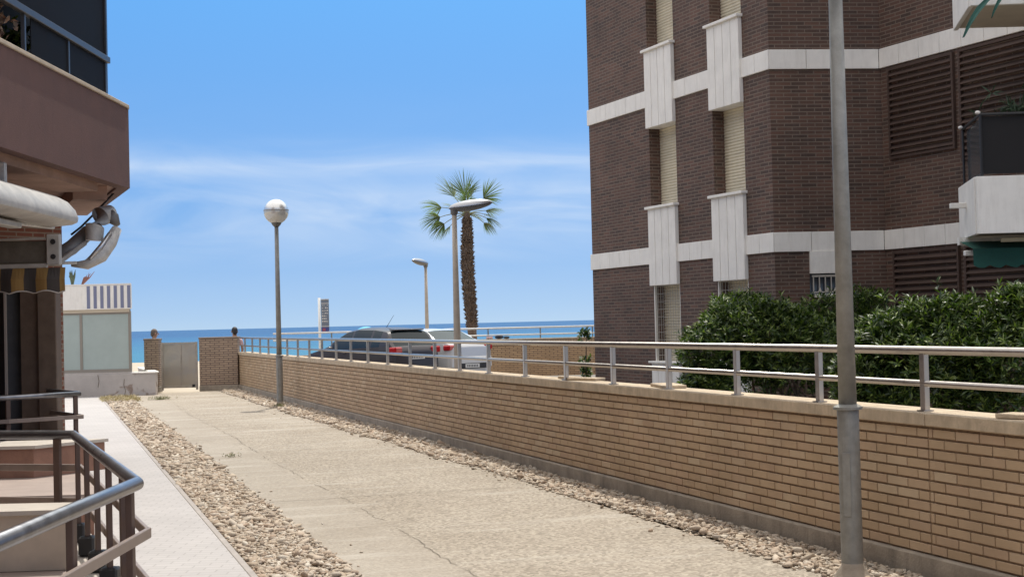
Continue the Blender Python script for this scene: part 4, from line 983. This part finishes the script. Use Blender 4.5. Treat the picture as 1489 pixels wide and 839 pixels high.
sdw = MB(); e0 = (-9.47, 38.42); e1 = (-9.47+U[0]*5.2, 38.42+U[1]*5.2); sdw.wbox(e1, e0, 0, 5.2, 0, .2, 0, .585); sdw.build('side', M_st, kw)
MB().box(-13.5, -10.1, 38.22, 38.40, .587, .638).build('upper_ledge', M_st, kw)
cp = MB(); cp.box(-10.098, -9.44, 38.17, 38.45, .588, .63, .008); cp.build('cap', M_white, kw)
cp = MB(); cp.wbox(e1, e0, 0, 5.15, -.02, .22, .59, .632, .008); cp.build('cap', M_white, kw)
cr_ = MB()
for x, seq in ((-11.0, ((0, .57), (.03, .42), (.0, .25))), (-10.3, ((0, .45), (-.02, .3), (.03, .15), (.0, .02)))):
    for (a, za), (b_, zb) in zip(seq[:-1], seq[1:]): cr_.bar((x+a, 38.195, za), (x+b_, 38.195, zb), .012, .008)
cr_.build('cracks', M_crack, kw)
ki = thing('glazed_kiosk', 'glazed kiosk with frosted panes and blue and white striped fascia on the low wall', 'kiosk', (-11.2, 38.6, .63))
M_frost = mat('frosted_glass', (.40, .47, .445), .35, noise=.06, nscale=2, spec=.4)
M_alu = mat('bronze_alu', (.30, .27, .23), .5, .3)
for a, b_ in ((-13.3, -12.35), (-12.3, -11.47), (-11.40, -10.16)):
    MB().box(a, b_, 38.25, 38.27, .72, 2.17).build('pane', M_frost, ki)
fr_ = MB(); fr_.box(-13.4, -10.11, 38.235, 38.29, .64, .719); fr_.box(-13.4, -10.11, 38.235, 38.29, 2.171, 2.24)
for x in (-12.325, -11.435, -10.145): fr_.box(x-.034, x+.034, 38.232, 38.292, .72, 2.17)
fr_.build('frame', M_alu, ki)
kb0, kb1 = (-10.12, 38.3), (-10.12+U[0]*3.4, 38.3+U[1]*3.4)
MB().wbox(kb1, kb0, 0, 3.4, .08, .12, .72, 2.17).build('side_pane', M_frost, ki)
MB().prism([(-10.13, 38.3), (kb1[0]-.01, kb1[1]), (-14.4, kb1[1]), (-13.4, 38.3)], 2.18, 2.295).build('ceiling', M_alu, ki)
MB().box(-13.5, -10.07, 38.16, 38.22, 2.30, 2.945, .004).build('fascia', M_white, ki)
MB().prism([(-10.06, 38.15), (kb1[0]+.04, kb1[1]+.1), (-14.6, kb1[1]+.1), (-13.5, 38.15)], 2.947, 2.975).build('roof', M_white, ki)
MB().box(-13.45, -10.14, 38.2, 38.25, 2.22, 2.30).build('under_beam', mat('cream_beam', (.6, .52, .40), .7), ki)
MB().wbox(kb1, kb0, 0, 3.38, -.02, .02, 2.31, 2.94).build('side_fascia', M_white, ki)
st = MB()
for i in range(7):
    x = -11.24+i*.178; st.box(x, x+.085, 38.152, 38.158, 2.33, 2.92)
st.build('stripes', mat('stripe_blue', (.20, .22, .33), .7), ki)
# plants on the kiosk roof
for x, h, lab, w_ in ((-11.75, .42, 'upright dark cactus-like plant on the kiosk roof', .06), (-11.5, .38, 'reddish leaning twiggy plant on the kiosk roof', .02)):
    mb = MB(); 
    if w_ > .05:
        for k in range(14):
            a = k*2.4; mb.tube([(x, 38.6, 2.97), (x+.05*math.cos(a), 38.6+.04*math.sin(a), 2.97+h*.55), (x+.09*math.cos(a), 38.6+.05*math.sin(a), 2.97+h*(.75+.25*math.sin(k)))], [.03, .035, .004], 6)
        m_ = mat('cactus', (.08, .10, .06), .8, noise=.3, nscale=20)
    else:
        for k in range(6): mb.tube([(x, 38.6, 2.97), (x+.06+.03*k, 38.6, 2.97+h*.5), (x+.10+.05*k*(.5+.5*(k % 2)), 38.6, 2.97+h*(.6+.07*k))], [.02, .016, .004], 6)
        m_ = mat('red_twig', (.22, .10, .08), .8)
    tag(mb.build('roof_plant', m_, origin=(x, 38.6, 2.97)), lab, 'plant')
# weeds
M_weed = island_mat('weed_leaf', [(.10, .14, .05), (.20, .20, .08), (.32, .27, .14)], .8, 0)
def weed(l, s_, r_, n, lab, m=M_weed, h=.05):
    c = ls(l, s_); q = rng.normal(size=(n, 2))*np.array([r_, r_])*.5
    P = np.stack([q[:, 0], q[:, 1], np.full(n, .03)], 1); D = rng.normal(size=(n, 3))*.4+np.array([0, 0, 1.]); D /= np.linalg.norm(D, axis=1)[:, None]
    o = leaf_cloud('weed_clump', P+np.array([*c, 0]), D, h, .004, 6, m, origin=(*c, 0)); tag(o, lab, 'weeds')
M_dry = island_mat('dry_grass', [(.42, .34, .18), (.5, .42, .24), (.3, .27, .13)], .9, 0)
c = ls(1.7, 37.2); 
q = rng.uniform(-1, 1, size=(420, 2))*np.array([.45, 1.3]); P = q[:, :1]*V+q[:, 1:]*U+np.array(c); P = np.concatenate([P, np.full((420, 1), .03)], 1); D = rng.normal(size=(420, 3))*.6+np.array([0, 0, 1.]); D /= np.linalg.norm(D, axis=1)[:, None]
tag(leaf_cloud('dry_grass', P, D, .09, .006, 6, M_dry, origin=(*c, 0)), 'dry yellow grass over the far end of the left gravel bed', 'grass', kind='stuff')
weed(2.65, 36.4, .22, 60, 'small green weed tuft on the concrete by the gate', h=.1)
weed(4.68, 30.7, .12, 30, 'green weed at the foot of the far globe lamp', h=.09)
weed(2.3, 19.3, .10, 20, 'faint low weed in the path crack', h=.04)

# ------------------------------------------------------------ PEOPLE behind the pillars
M_skin = mat('skin', (.42, .25, .18), .6)
def person(loc, rz, label, hair, shirt, trousers, lean=0, arms=(0, 0)):
    t = thing('person', label, 'person', world=False)
    def skin(name, pts, edges, rad, m, parent, lv=2):
        me = bpy.data.meshes.new(name); me.from_pydata(pts, edges, []); o = bpy.data.objects.new(name, me); COL.objects.link(o); o.parent = parent
        sk = o.modifiers.new('skin', 'SKIN'); 
        for i, r in enumerate(rad):
            v = me.skin_vertices[0].data[i]; v.radius = r if hasattr(r, '__len__') else (r, r); v.use_root = (i == 0)
        sb = o.modifiers.new('sub', 'SUBSURF'); sb.levels = lv; sb.render_levels = lv; sk.use_smooth_shade = True; me.materials.append(m); return o
    l = lean
    P = [(0, 0, .93), (0, l*.3, 1.12), (0, l*.7, 1.32), (0, l, 1.43), (0, l*1.2+.0, 1.50), (0, l*1.3+.02, 1.58), (0, l*1.35+.02, 1.66),
         (.17, l, 1.38), (.21, l-.02, 1.13), (.20, l+.08, .92), (-.17, l, 1.38), (-.21, l-.02, 1.13), (-.20, l+.08, .92),
         (.09, 0, .86), (.095, .02, .48), (.10, -.02, .09), (.10, .13, .03), (-.09, 0, .86), (-.095, .02, .48), (-.10, -.02, .09), (-.10, .13, .03), (.20, l+.10, .85), (-.20, l+.10, .85)]
    E_ = [(0, 1), (1, 2), (2, 3), (3, 4), (4, 5), (5, 6), (3, 7), (7, 8), (8, 9), (9, 21), (3, 10), (10, 11), (11, 12), (12, 22), (0, 13), (13, 14), (14, 15), (15, 16), (0, 17), (17, 18), (18, 19), (19, 20)]
    Rr = [(.14, .11), (.12, .09), (.15, .11), (.09, .07), .052, (.075, .09), (.07, .085), .055, .04, .03, .055, .04, .03, .085, .055, .04, .035, .085, .055, .04, .035, .03, .03]
    body = skin('body', P, E_, Rr, M_skin, t)
    sh = skin('shirt', [P[0], P[1], P[2], (0, l, 1.40), (.17, l, 1.37), (.20, l-.01, 1.2), (-.17, l, 1.37), (-.20, l-.01, 1.2)], [(0, 1), (1, 2), (2, 3), (3, 4), (4, 5), (3, 6), (6, 7)], [(.155, .125), (.14, .11), (.165, .125), (.10, .085), .07, .06, .07, .06], shirt, t)
    skin('shorts', [(0, 0, .95), (.09, 0, .84), (.097, .02, .6), (-.09, 0, .84), (-.097, .02, .6)], [(0, 1), (1, 2), (0, 3), (3, 4)], [(.15, .12), .10, .085, .10, .085], trousers, t)
    hd = np.array([0, l*1.33+.02, 1.63])
    hb = MB(); hb.ball(hd+np.array([0, -.022, .028]), .088, .098, .105, 18, 12); hb.ball(hd+np.array([0, -.075, -.02]), .07, .05, .08, 14, 8); hb.build('hair', hair, t, True)
    fc = MB(); fc.ball(hd+np.array([0, .098, -.02]), .013, .018, .022, 8, 6); fc.build('nose', M_skin, body, True)
    ey = MB(); ey.ball(hd+np.array([.032, .083, .005]), .011, .008, .008, 8, 6); ey.ball(hd+np.array([-.032, .083, .005]), .011, .008, .008, 8, 6); ey.build('eyes', M_black, body, True)
    mo = MB(); mo.ball(hd+np.array([0, .088, -.055]), .022, .008, .006, 8, 6); mo.build('mouth', mat('lips', (.4, .15, .13), .5), body, True)
    for s_ in (-1, 1):
        MB().ball(hd+np.array([s_*.085, 0, -.01]), .012, .022, .032, 8, 6).build('ear', M_skin, body, True)
        for f_ in range(4): MB().tube([(s_*.20, l+.085+.018*f_, .84), (s_*.20, l+.088+.02*f_, .80), (s_*.195, l+.08+.02*f_, .765-.004*abs(f_-1.5))], [.009, .008, .006], 6).build('finger', M_skin, body, True)
        MB().tube([(s_*.195, l+.13, .88), (s_*.185, l+.165, .84), (s_*.18, l+.17, .81)], [.011, .010, .007], 6).build('thumb', M_skin, body, True)
    t.location = loc; t.rotation_euler = (0, 0, rz); return t
person((-10.25, 41.0, 0.0), R_(-70), 'person with greyish-brown hair in a dark top standing behind the narrow gate pillar', mat('hair_grey', (.17, .13, .11), .8), mat('dark_shirt', (.04, .045, .06), .85), mat('navy_short', (.05, .06, .09), .9), lean=.05)
person((-7.90, 41.0, 0.0), R_(20), 'person with dark hair in a pink top standing behind the wide gate pillar', mat('hair_black', (.025, .02, .02), .6), mat('pink_shirt', (.62, .42, .42), .85), mat('grey_short', (.3, .3, .32), .9), lean=0)

# ------------------------------------------------------------ LEFT BUILDING
lb = thing('apartment_building', 'brown rendered apartment building with overhanging balcony on the left', 'building', (-7, 14, 0))
MB().prism([(-5.88, 18.9), (-6.4, 20.2), (-13, 20.2), (-13, 4), (-7.3, 4), (-7.0, 17.3), (-6.1, 18.6)], 0, 3.42).build('wall', M_redbrick, lb)
MB().prism([(-6.6, 19.6), (-13, 20.2), (-13, 4), (-6.9, 4)], 4.3, 12.5).build('upper_wall', M_fascia, lb)
bal = [(-4.86, 5.2), (-4.62, 17.5), (-5.75, 20.3), (-13, 20.3), (-13, 5.2)]
def inset_edge(P, Q, d0, d1, z0, z1, mb, e0=0, e1=0):
    L_ = eL(P, Q); mb.wbox(P, Q, -e0, L_+e1, d0, d1, z0, z1)
slab = MB().prism(bal, 3.47, 3.60).build('balcony_slab', M_soffit, lb)
fa = MB(); inset_edge(bal[0], bal[1], -.14, .01, 3.435, 4.40, fa); fa.wbox(bal[1], bal[2], .0, eL(bal[1], bal[2]), -.14, 0.012, 3.437, 4.398)
fa.build('fascia', M_fascia, slab)
cp = MB(); cp.wbox(bal[0], bal[1], 0, eL(bal[0], bal[1])-.02, -.2, .03, 4.402, 4.445, .006); cp.wbox(bal[1], bal[2], 0.05, eL(bal[1], bal[2]), -.2, .03, 4.404, 4.443, .006); cp.build('coping', M_beige, slab)
# soffit step beams
sb = MB(); sb.wbox((-5.0, 5.2), (-4.8, 17.3), 0, 11.8, -.5, -.05, 3.36, 3.468); sb.wbox((-4.78, 17.35), (-5.8, 19.9), .1, 2.6, -.45, -.05, 3.30, 3.466); sb.build('soffit_beam', M_soffit, slab)
nb = [(-1.70, -3), (-1.70, 6.3), (-2.05, 7.25), (-8, 7.3), (-8, -3)]
ns = MB().prism(nb, 3.45, 3.62).build('balcony_slab', M_soffit, lb)
MB().wbox(nb[0], nb[1], 0, 9.3, -.14, .01, 3.44, 4.4).build('fascia', M_fascia, ns)
MB().wbox(nb[1], nb[2], 0, eL(nb[1], nb[2]), -.14, .012, 3.442, 4.398).build('fascia', M_fascia, ns)
MB().box(-8, -3.2, -3, 4.6, 0, 3.44).build('wall', M_redbrick, lb)
# smoked enclosure on the balcony
en = thing('balcony_enclosure', 'dark smoked glass balcony enclosure above the brown fascia', 'glass screen', (-5, 14, 4.45))
g0, g1 = (-4.98, 5.3), (-4.75, 17.15)
Lg = eL(g0, g1)
MB().wbox(g0, g1, 0, Lg, -.03, -.02, 4.98, 7.6).build('upper_glass', M_smoke, en)
MB().wbox(g0, g1, 9.3, Lg, -.028, -.018, 4.5, 4.9).build('lower_glass', M_smoke, en)
fr_ = MB(); fr_.wbox(g0, g1, 0, Lg+.04, -.05, .02, 4.90, 4.975, .006); fr_.wbox(g0, g1, 0, Lg, -.04, -.0, 4.45, 4.50)
fr_.build('rail', mat('dark_alu', (.09, .095, .11), .35, .5), en)
for s_ in list(np.arange(1.0, Lg, 1.35))+[Lg-.02]: MB().wbox(g0, g1, s_-.02, s_+.02, -.045, -.005, 4.50, 4.9).build('post', MATS['dark_alu'], en)
MB().wbox(g0, g1, Lg-.05, Lg-.0, -.05, .0, 4.976, 7.6).build('corner_post', MATS['dark_alu'], en)
MB().wbox(g1, (-5.6, 19.7), .03, 2.6, -.03, -.02, 4.5, 7.6).build('side_glass', M_smoke, en)
MB().prism([(-4.95, 5.3), (-4.72, 17.2), (-5.7, 19.8), (-13, 19.8), (-13, 5.3)], 7.6, 7.9).build('canopy_slab', M_fascia, en)
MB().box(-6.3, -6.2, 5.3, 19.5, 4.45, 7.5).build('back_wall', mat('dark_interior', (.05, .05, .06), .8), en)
# things behind the glass
def potplant(loc, lab, m, n=90, r=.16, pot=(.4, .2, .1)):
    t = thing('potted_plant', lab, 'potted plant', loc)
    P = rng.normal(size=(n, 3))*r*np.array([.8, 1.2, .8])+np.array([0, 0, .30]); D = rng.normal(size=(n, 3))+np.array([0, 0, .5]); D /= np.linalg.norm(D, axis=1)[:, None]
    leaf_cloud('foliage', P, D, .09, .02, 6, m, t); MB().lathe([(.08, 0), (.12, .2), (.125, .22)], loc).build('pot', mat('pot_%.1f' % pot[1], pot, .8), t, True)
potplant((-5.15, 14.3, 4.45), 'potted plant with pinkish dry blooms behind the brown balcony edge', island_mat('dry_bloom', [(.5, .35, .25), (.35, .2, .15), (.55, .5, .4)], .8, 0), 50, .13)
potplant((-5.12, 14.95, 4.45), 'small green potted plant on the brown balcony beside the dry blooms', M_leaf, 70, .10, (.1, .1, .1))
mb = MB(); mb.obox((-5.1, 16.3, 4.68), (.01, 0, 0), (0, .14, 0), (0, 0, .2), .004); tag(mb.build('storage_box', mat('grey_box', (.25, .27, .30), .6), origin=(-5.1, 16.3, 4.48)), 'grey box standing behind the dark balcony glass', 'box')

# awning gear under the balcony
M_cream = mat('cream_metal', (.43, .41, .385), .5, .1, noise=.22, nscale=5)
M_gear = mat('awning_gear', (.55, .54, .52), .5, .15, noise=.25, nscale=9)
ab = thing('awning_cassette', 'cream rolled awning housing hanging under the brown balcony', 'awning', (-4.6, 12, 2.9))
pf = [(-5.05, 3.10), (-4.88, 3.135), (-4.72, 3.125), (-4.60, 3.06), (-4.52, 2.97), (-4.49, 2.89), (-4.50, 2.845), (-4.56, 2.82), (-4.8, 2.80), (-5.05, 2.82)]
hv_ = []; n_ = len(pf)
for y in (7.2, 15.0): hv_ += [(x-.08*(15-y)/7.8-(.0 if y < 15 else .0), y, z+.05*(15-y)/7.8) for x, z in pf]
MB().add(hv_, [tuple(range(n_)), tuple(range(n_, 2*n_))[::-1]]+[(i, i+n_, (i+1) % n_+n_, (i+1) % n_) for i in range(n_)]).build('housing', M_cream, ab, True, autos=45)
MB().bar((-4.78, 7.2, 2.76), (-4.80, 14.0, 2.755), .12, .06, .01).build('front_bar', M_cream, ab)
MB().tube([(-4.82, 14.0, 2.78), (-4.85, 15.3, 2.82)], .02, 8).build('arm', M_gear, ab, True)
for y in (9.5, 13.9): MB().obox((-4.95, y, 3.16), (.1, 0, 0), (0, .03, 0), (0, 0, .2), .01).build('bracket', M_gear, ab)
a2 = thing('striped_awning', 'brown and ochre striped awning rolled under its housing by the dark shutters', 'awning', (-5.6, 15.6, 2.4))
MB().box(-7.4, -4.98, 15.5, 15.75, 2.46, 2.70, .01).build('housing', mat('dirty_housing', (.12, .105, .085), .8, noise=.4, nscale=5), a2)
MB().box(-7.4, -4.98, 15.46, 15.52, 2.405, 2.45, .008).build('lower_lip', M_cream, a2); MB().box(-7.4, -4.98, 15.46, 15.52, 2.705, 2.73, .008).build('upper_lip', M_cream, a2)
mb = MB(); mb.box(-4.975, -4.83, 15.44, 15.52, 2.43, 2.76, .01); mb.build('end_plate', M_cream, a2)
mb = MB()
for z in (2.52, 2.68): mb.tube([(-4.90, 15.43, z), (-4.90, 15.445, z)], .028, 14)
mb.build('bolt', M_black, a2)
def striped():
    m = bpy.data.materials.new('ochre_stripe'); m.use_nodes = True; t = m.node_tree; L = t.links.new; b = t.nodes['Principled BSDF']; b.inputs['Roughness'].default_value = .9
    tc = t.nodes.new('ShaderNodeTexCoord'); sp = t.nodes.new('ShaderNodeSeparateXYZ'); L(tc.outputs['Object'], sp.inputs[0])
    ml = t.nodes.new('ShaderNodeMath'); ml.operation = 'MULTIPLY'; ml.inputs[1].default_value = 1/.255; L(sp.outputs[0], ml.inputs[0])
    fr = t.nodes.new('ShaderNodeMath'); fr.operation = 'FRACT'; L(ml.outputs[0], fr.inputs[0])
    gt = t.nodes.new('ShaderNodeMath'); gt.operation = 'GREATER_THAN'; gt.inputs[1].default_value = .5; L(fr.outputs[0], gt.inputs[0])
    mx = t.nodes.new('ShaderNodeMixRGB'); mx.inputs[1].default_value = (.30, .18, .06, 1); mx.inputs[2].default_value = (.06, .05, .045, 1); L(gt.outputs[0], mx.inputs[0]); L(mx.outputs[0], b.inputs[0]); return m
vs, fs = [], []; nn = 70
for i in range(nn+1):
    x = -7.2+2.42*i/nn; y = 15.42+.02*math.sin(x*18); vs += [(x, 15.47, 2.405), (x, y, 2.28), (x, y+.01, 2.13+.03*abs(math.sin(x*12.3)))]
for i in range(nn): fs += [(3*i, 3*i+1, 3*i+4, 3*i+3), (3*i+1, 3*i+2, 3*i+5, 3*i+4)]
MB().add(vs, fs).build('valance', striped(), a2)
hem = MB(); hem.tube([(vs[3*i+2][0], vs[3*i+2][1]-.004, vs[3*i+2][2]) for i in range(nn+1)], .007, 5); hem.build('hem', mat('pale_hem', (.5, .45, .4), .8), a2)
# folded awning arms at the corner
ar = thing('folded_awning', 'folded grey metal awning arms sticking out under the balcony corner', 'awning', (-5.2, 17.5, 2.7))
def at(x, y, Y):        # pixel of the photograph at a chosen distance, used only to read off coordinates
    q = Matrix.Rotation(math.pi/2+PITCH, 3, 'X') @ Matrix.Rotation(ROLL, 3, 'Z') @ Vector((x-W0/2, H0/2-y, -F0)); k = Y/q.y; return np.array([q.x*k, Y, CZ+q.z*k])
MB().tube([at(84, 372, 17.2), at(104, 360, 17.3), at(128, 338, 17.6)], [.085, .09, .09], 14).build('lower_arm', mat('gear_dark', (.20, .195, .19), .5, .3, noise=.2), ar, True)
MB().bar(at(86, 381, 17.0), at(124, 353, 17.4), .05, .055, .008).build('cover_bar', M_cream, ar)
MB().tube([at(137, 350, 17.4), at(138, 330, 17.4), at(146, 315, 17.5), at(160, 311, 17.7)], [.115, .125, .125, .11], 16, ell=(.9, 1)).build('elbow', M_gear, ar, True, autos=50)
MB().tube([at(158, 312, 17.6), at(165, 318, 17.6), at(172, 328, 17.6)], [.075, .08, .03], 12).build('end_cap', MATS['gear_dark'], ar, True)
MB().tube([at(170, 333, 17.5), at(160, 352, 17.4), at(146, 372, 17.3), at(126, 385, 17.2), at(104, 385, 17.2)], [.06, .085, .09, .06, .025], 12).build('upper_arm', M_gear, ar, True)
MB().tube([at(160, 340, 17.35), at(146, 360, 17.25), at(130, 376, 17.15)], [.03, .035, .02], 10).build('spring_tube', M_rim, ar, True)
MB().tube([at(80, 383, 17), at(112, 382, 17.1)], .018, 8).build('torsion_bar', M_gear, ar, True)
MB().tube([at(170, 276, 18.2), at(140, 308, 17.9), at(118, 330, 17.7), at(104, 341, 17.5)], .014, 8).build('cable', M_black, ar, True)
# brown folding shutters closing the porch
fs_ = thing('folding_shutters', 'dark brown folding shutters closing the porch under the striped awning', 'shutters', (-6.2, 17, .5))
M_dp = mat('dark_panel', (.035, .033, .035), .6, noise=.3, nscale=6); M_fr = mat('bronze_frame', (.15, .105, .075), .6, noise=.2, nscale=8)
MB().box(-5.58, -5.36, 16.95, 17.15, .35, 2.45, .01).build('post', M_fr, fs_)
xs_ = [-6.95, -6.72, -6.55, -6.36, -6.18, -5.98, -5.80]
for i in range(len(xs_)-1):
    y0, y1 = (17.05, 17.17) if i % 2 else (17.17, 17.05)
    MB().wbox((xs_[i], y0), (xs_[i+1], y1), .0, eL((xs_[i], y0), (xs_[i+1], y1)), -.02, .0, .4, 2.35).build('panel', M_dp, fs_)
    if i % 2 == 0: MB().box(xs_[i+1]-.012, xs_[i+1]+.012, 17.01, 17.045, .4, 2.35).build('edge_strip', mat('pale_strip', (.42, .36, .32), .5), fs_)
MB().box(-5.8, -5.58, 17.02, 17.1, .4, 2.4).build('side_panel', M_fr, fs_)
MB().box(-7.1, -5.58, 16.98, 17.2, 2.352, 2.46).build('head_rail', M_fr, fs_)
MB().box(-7.2, -6.96, 16.98, 17.1, .35, 2.35).build('wall_edge', M_fascia, fs_)

# ------------------------------------------------------------ TERRACES
M_redtile = mat('red_tile', (.27, .145, .10), .75, noise=.22, nscale=5, bump=.2)
M_floor = mat('terrace_floor', (.34, .275, .24), .85, noise=.12, nscale=5)
M_pale = mat('pale_coping', (.48, .43, .37), .85, noise=.1, nscale=5)
# far terrace
E_ = (-4.79, 15.9)
t2 = thing('terrace', 'raised terrace with red-brown tiled base before the dark shutters', 'terrace', (-5.5, 14, 0))
e_s = (E_[0]-U[0]*4.9, E_[1]-U[1]*4.9)        # where its edge starts, nearer the camera
MB().prism([E_, e_s, (-9, 11.0), (-9, 18.5), (-5.6, 18.5)], .0, .40).build('base', M_redtile, t2)
MB().prism([(E_[0]+.02, E_[1]+.02), (e_s[0]+.03, e_s[1]-.02), (-9, 10.97), (-9, 18.5), (-5.58, 18.5)], .402, .45).build('floor', M_floor, t2)
MB().prism([(-4.2, 12.6), (-3.75, 13.2), (-9, 13.2), (-9, 12.6)], .452, .70).build('step', M_redtile, t2)
MB().prism([(-4.18, 12.58), (-3.72, 13.22), (-9, 13.22), (-9, 12.58)], .702, .73).build('step_top', M_pale, t2)
def railing(label, pts, zt, bars, zb, posts_, group=None, foot=True, loc=None):
    t = thing('terrace_railing', label, 'railing', (*pts[len(pts)//2], zb))
    MB().tube([(*p, zt) for p in pts], .029, 16).build('handrail', M_rail, t, True)
    for z in bars:
        for P, Q in zip(pts[:-1], pts[1:]):
            mb = MB(); mb.wbox(P, Q, -.0, eL(P, Q)+.03, .03, .05, z-.022, z+.022, .003); mb.build('flat_bar', M_brownlt, t)
    for (x, y, dx, dy) in posts_:
        mb = MB(); mb.obox((x, y, (zt+zb)/2-.01), (dx*.024, dy*.024, 0), (-dy*.014, dx*.014, 0), (0, 0, (zt-zb)/2-.012), .003); o = mb.build('post', M_brown, t)
        if foot: MB().box(x-.045, x+.045, y-.045, y+.045, zb, zb+.11, .01).build('foot', M_black, o)
    return t
def along(P, Q, ts):
    L_ = eL(P, Q); d = ((Q[0]-P[0])/L_, (Q[1]-P[1])/L_); return [(P[0]+d[0]*s_, P[1]+d[1]*s_, d[0], d[1]) for s_ in ts]
T = [(-1.61, 2.6), (-1.60, 6.1), (-2.78, 9.1), (-4.9, 9.75)]
near = railing('near brown terrace railing with thick round handrail at the lower left', T, 1.06, (.85, .64), .43,
        along(T[0], T[1], (.1, .9, 1.75, 2.6))+[(-1.62, 6.06, 0, 1)]+along(T[1], T[2], (.55, 1.15, 1.75, 2.35, 2.95))+along(T[2], T[3], (.12, .78, 1.45)))
F_ = [(-5.9, 15.0), E_, (-6.6, 17.6)]
railing('far brown terrace railing in front of the folding shutters', [(-7.3, 14.6), (-5.4, 15.35), E_, (-5.45, 16.9)], 1.03, (.78, ), .46,
        along((-5.4, 15.35), E_, (.02, .78))+along((-7.3, 14.6), (-5.4, 15.35), (.4, 1.2)))
# near terrace body
t1 = thing('terrace', 'near raised terrace with pale coping below the brown railing', 'terrace', (-3, 6, 0))
inn = [(-1.74, 2.0), (-1.74, 6.03), (-2.86, 8.94), (-5.2, 9.6), (-5.2, 2.0)]
out = [(-1.50, 2.0), (-1.50, 6.13), (-2.71, 9.2), (-5.2, 9.95)]
MB().prism(inn, 0, .50).build('floor', M_floor, t1)
kb = MB(); kp = MB()
for i in range(3):
    q = [out[i], out[i+1], inn[i+1], inn[i]]
    kb.prism(q, 0, .385); kp.prism(q, .388, .425)
kb.build('kerb_wall', M_redtile, t1); kp.build('coping', M_pale, t1)
pl = thing('planter_box', 'beige plastered planter box inside the near railing', 'planter', (-3.2, 7.7, .5))
pbx = MB(); pbx.prism([(-2.28, 7.35), (-2.36, 7.6), (-4.2, 7.65), (-4.2, 7.25)], .503, .785); pbx.build('box', M_beige, pl)
pbx = MB(); pbx.prism([(-2.25, 7.32), (-2.33, 7.63), (-4.23, 7.68), (-4.23, 7.22)], .787, .81); pbx.build('rim', M_pale, pl)
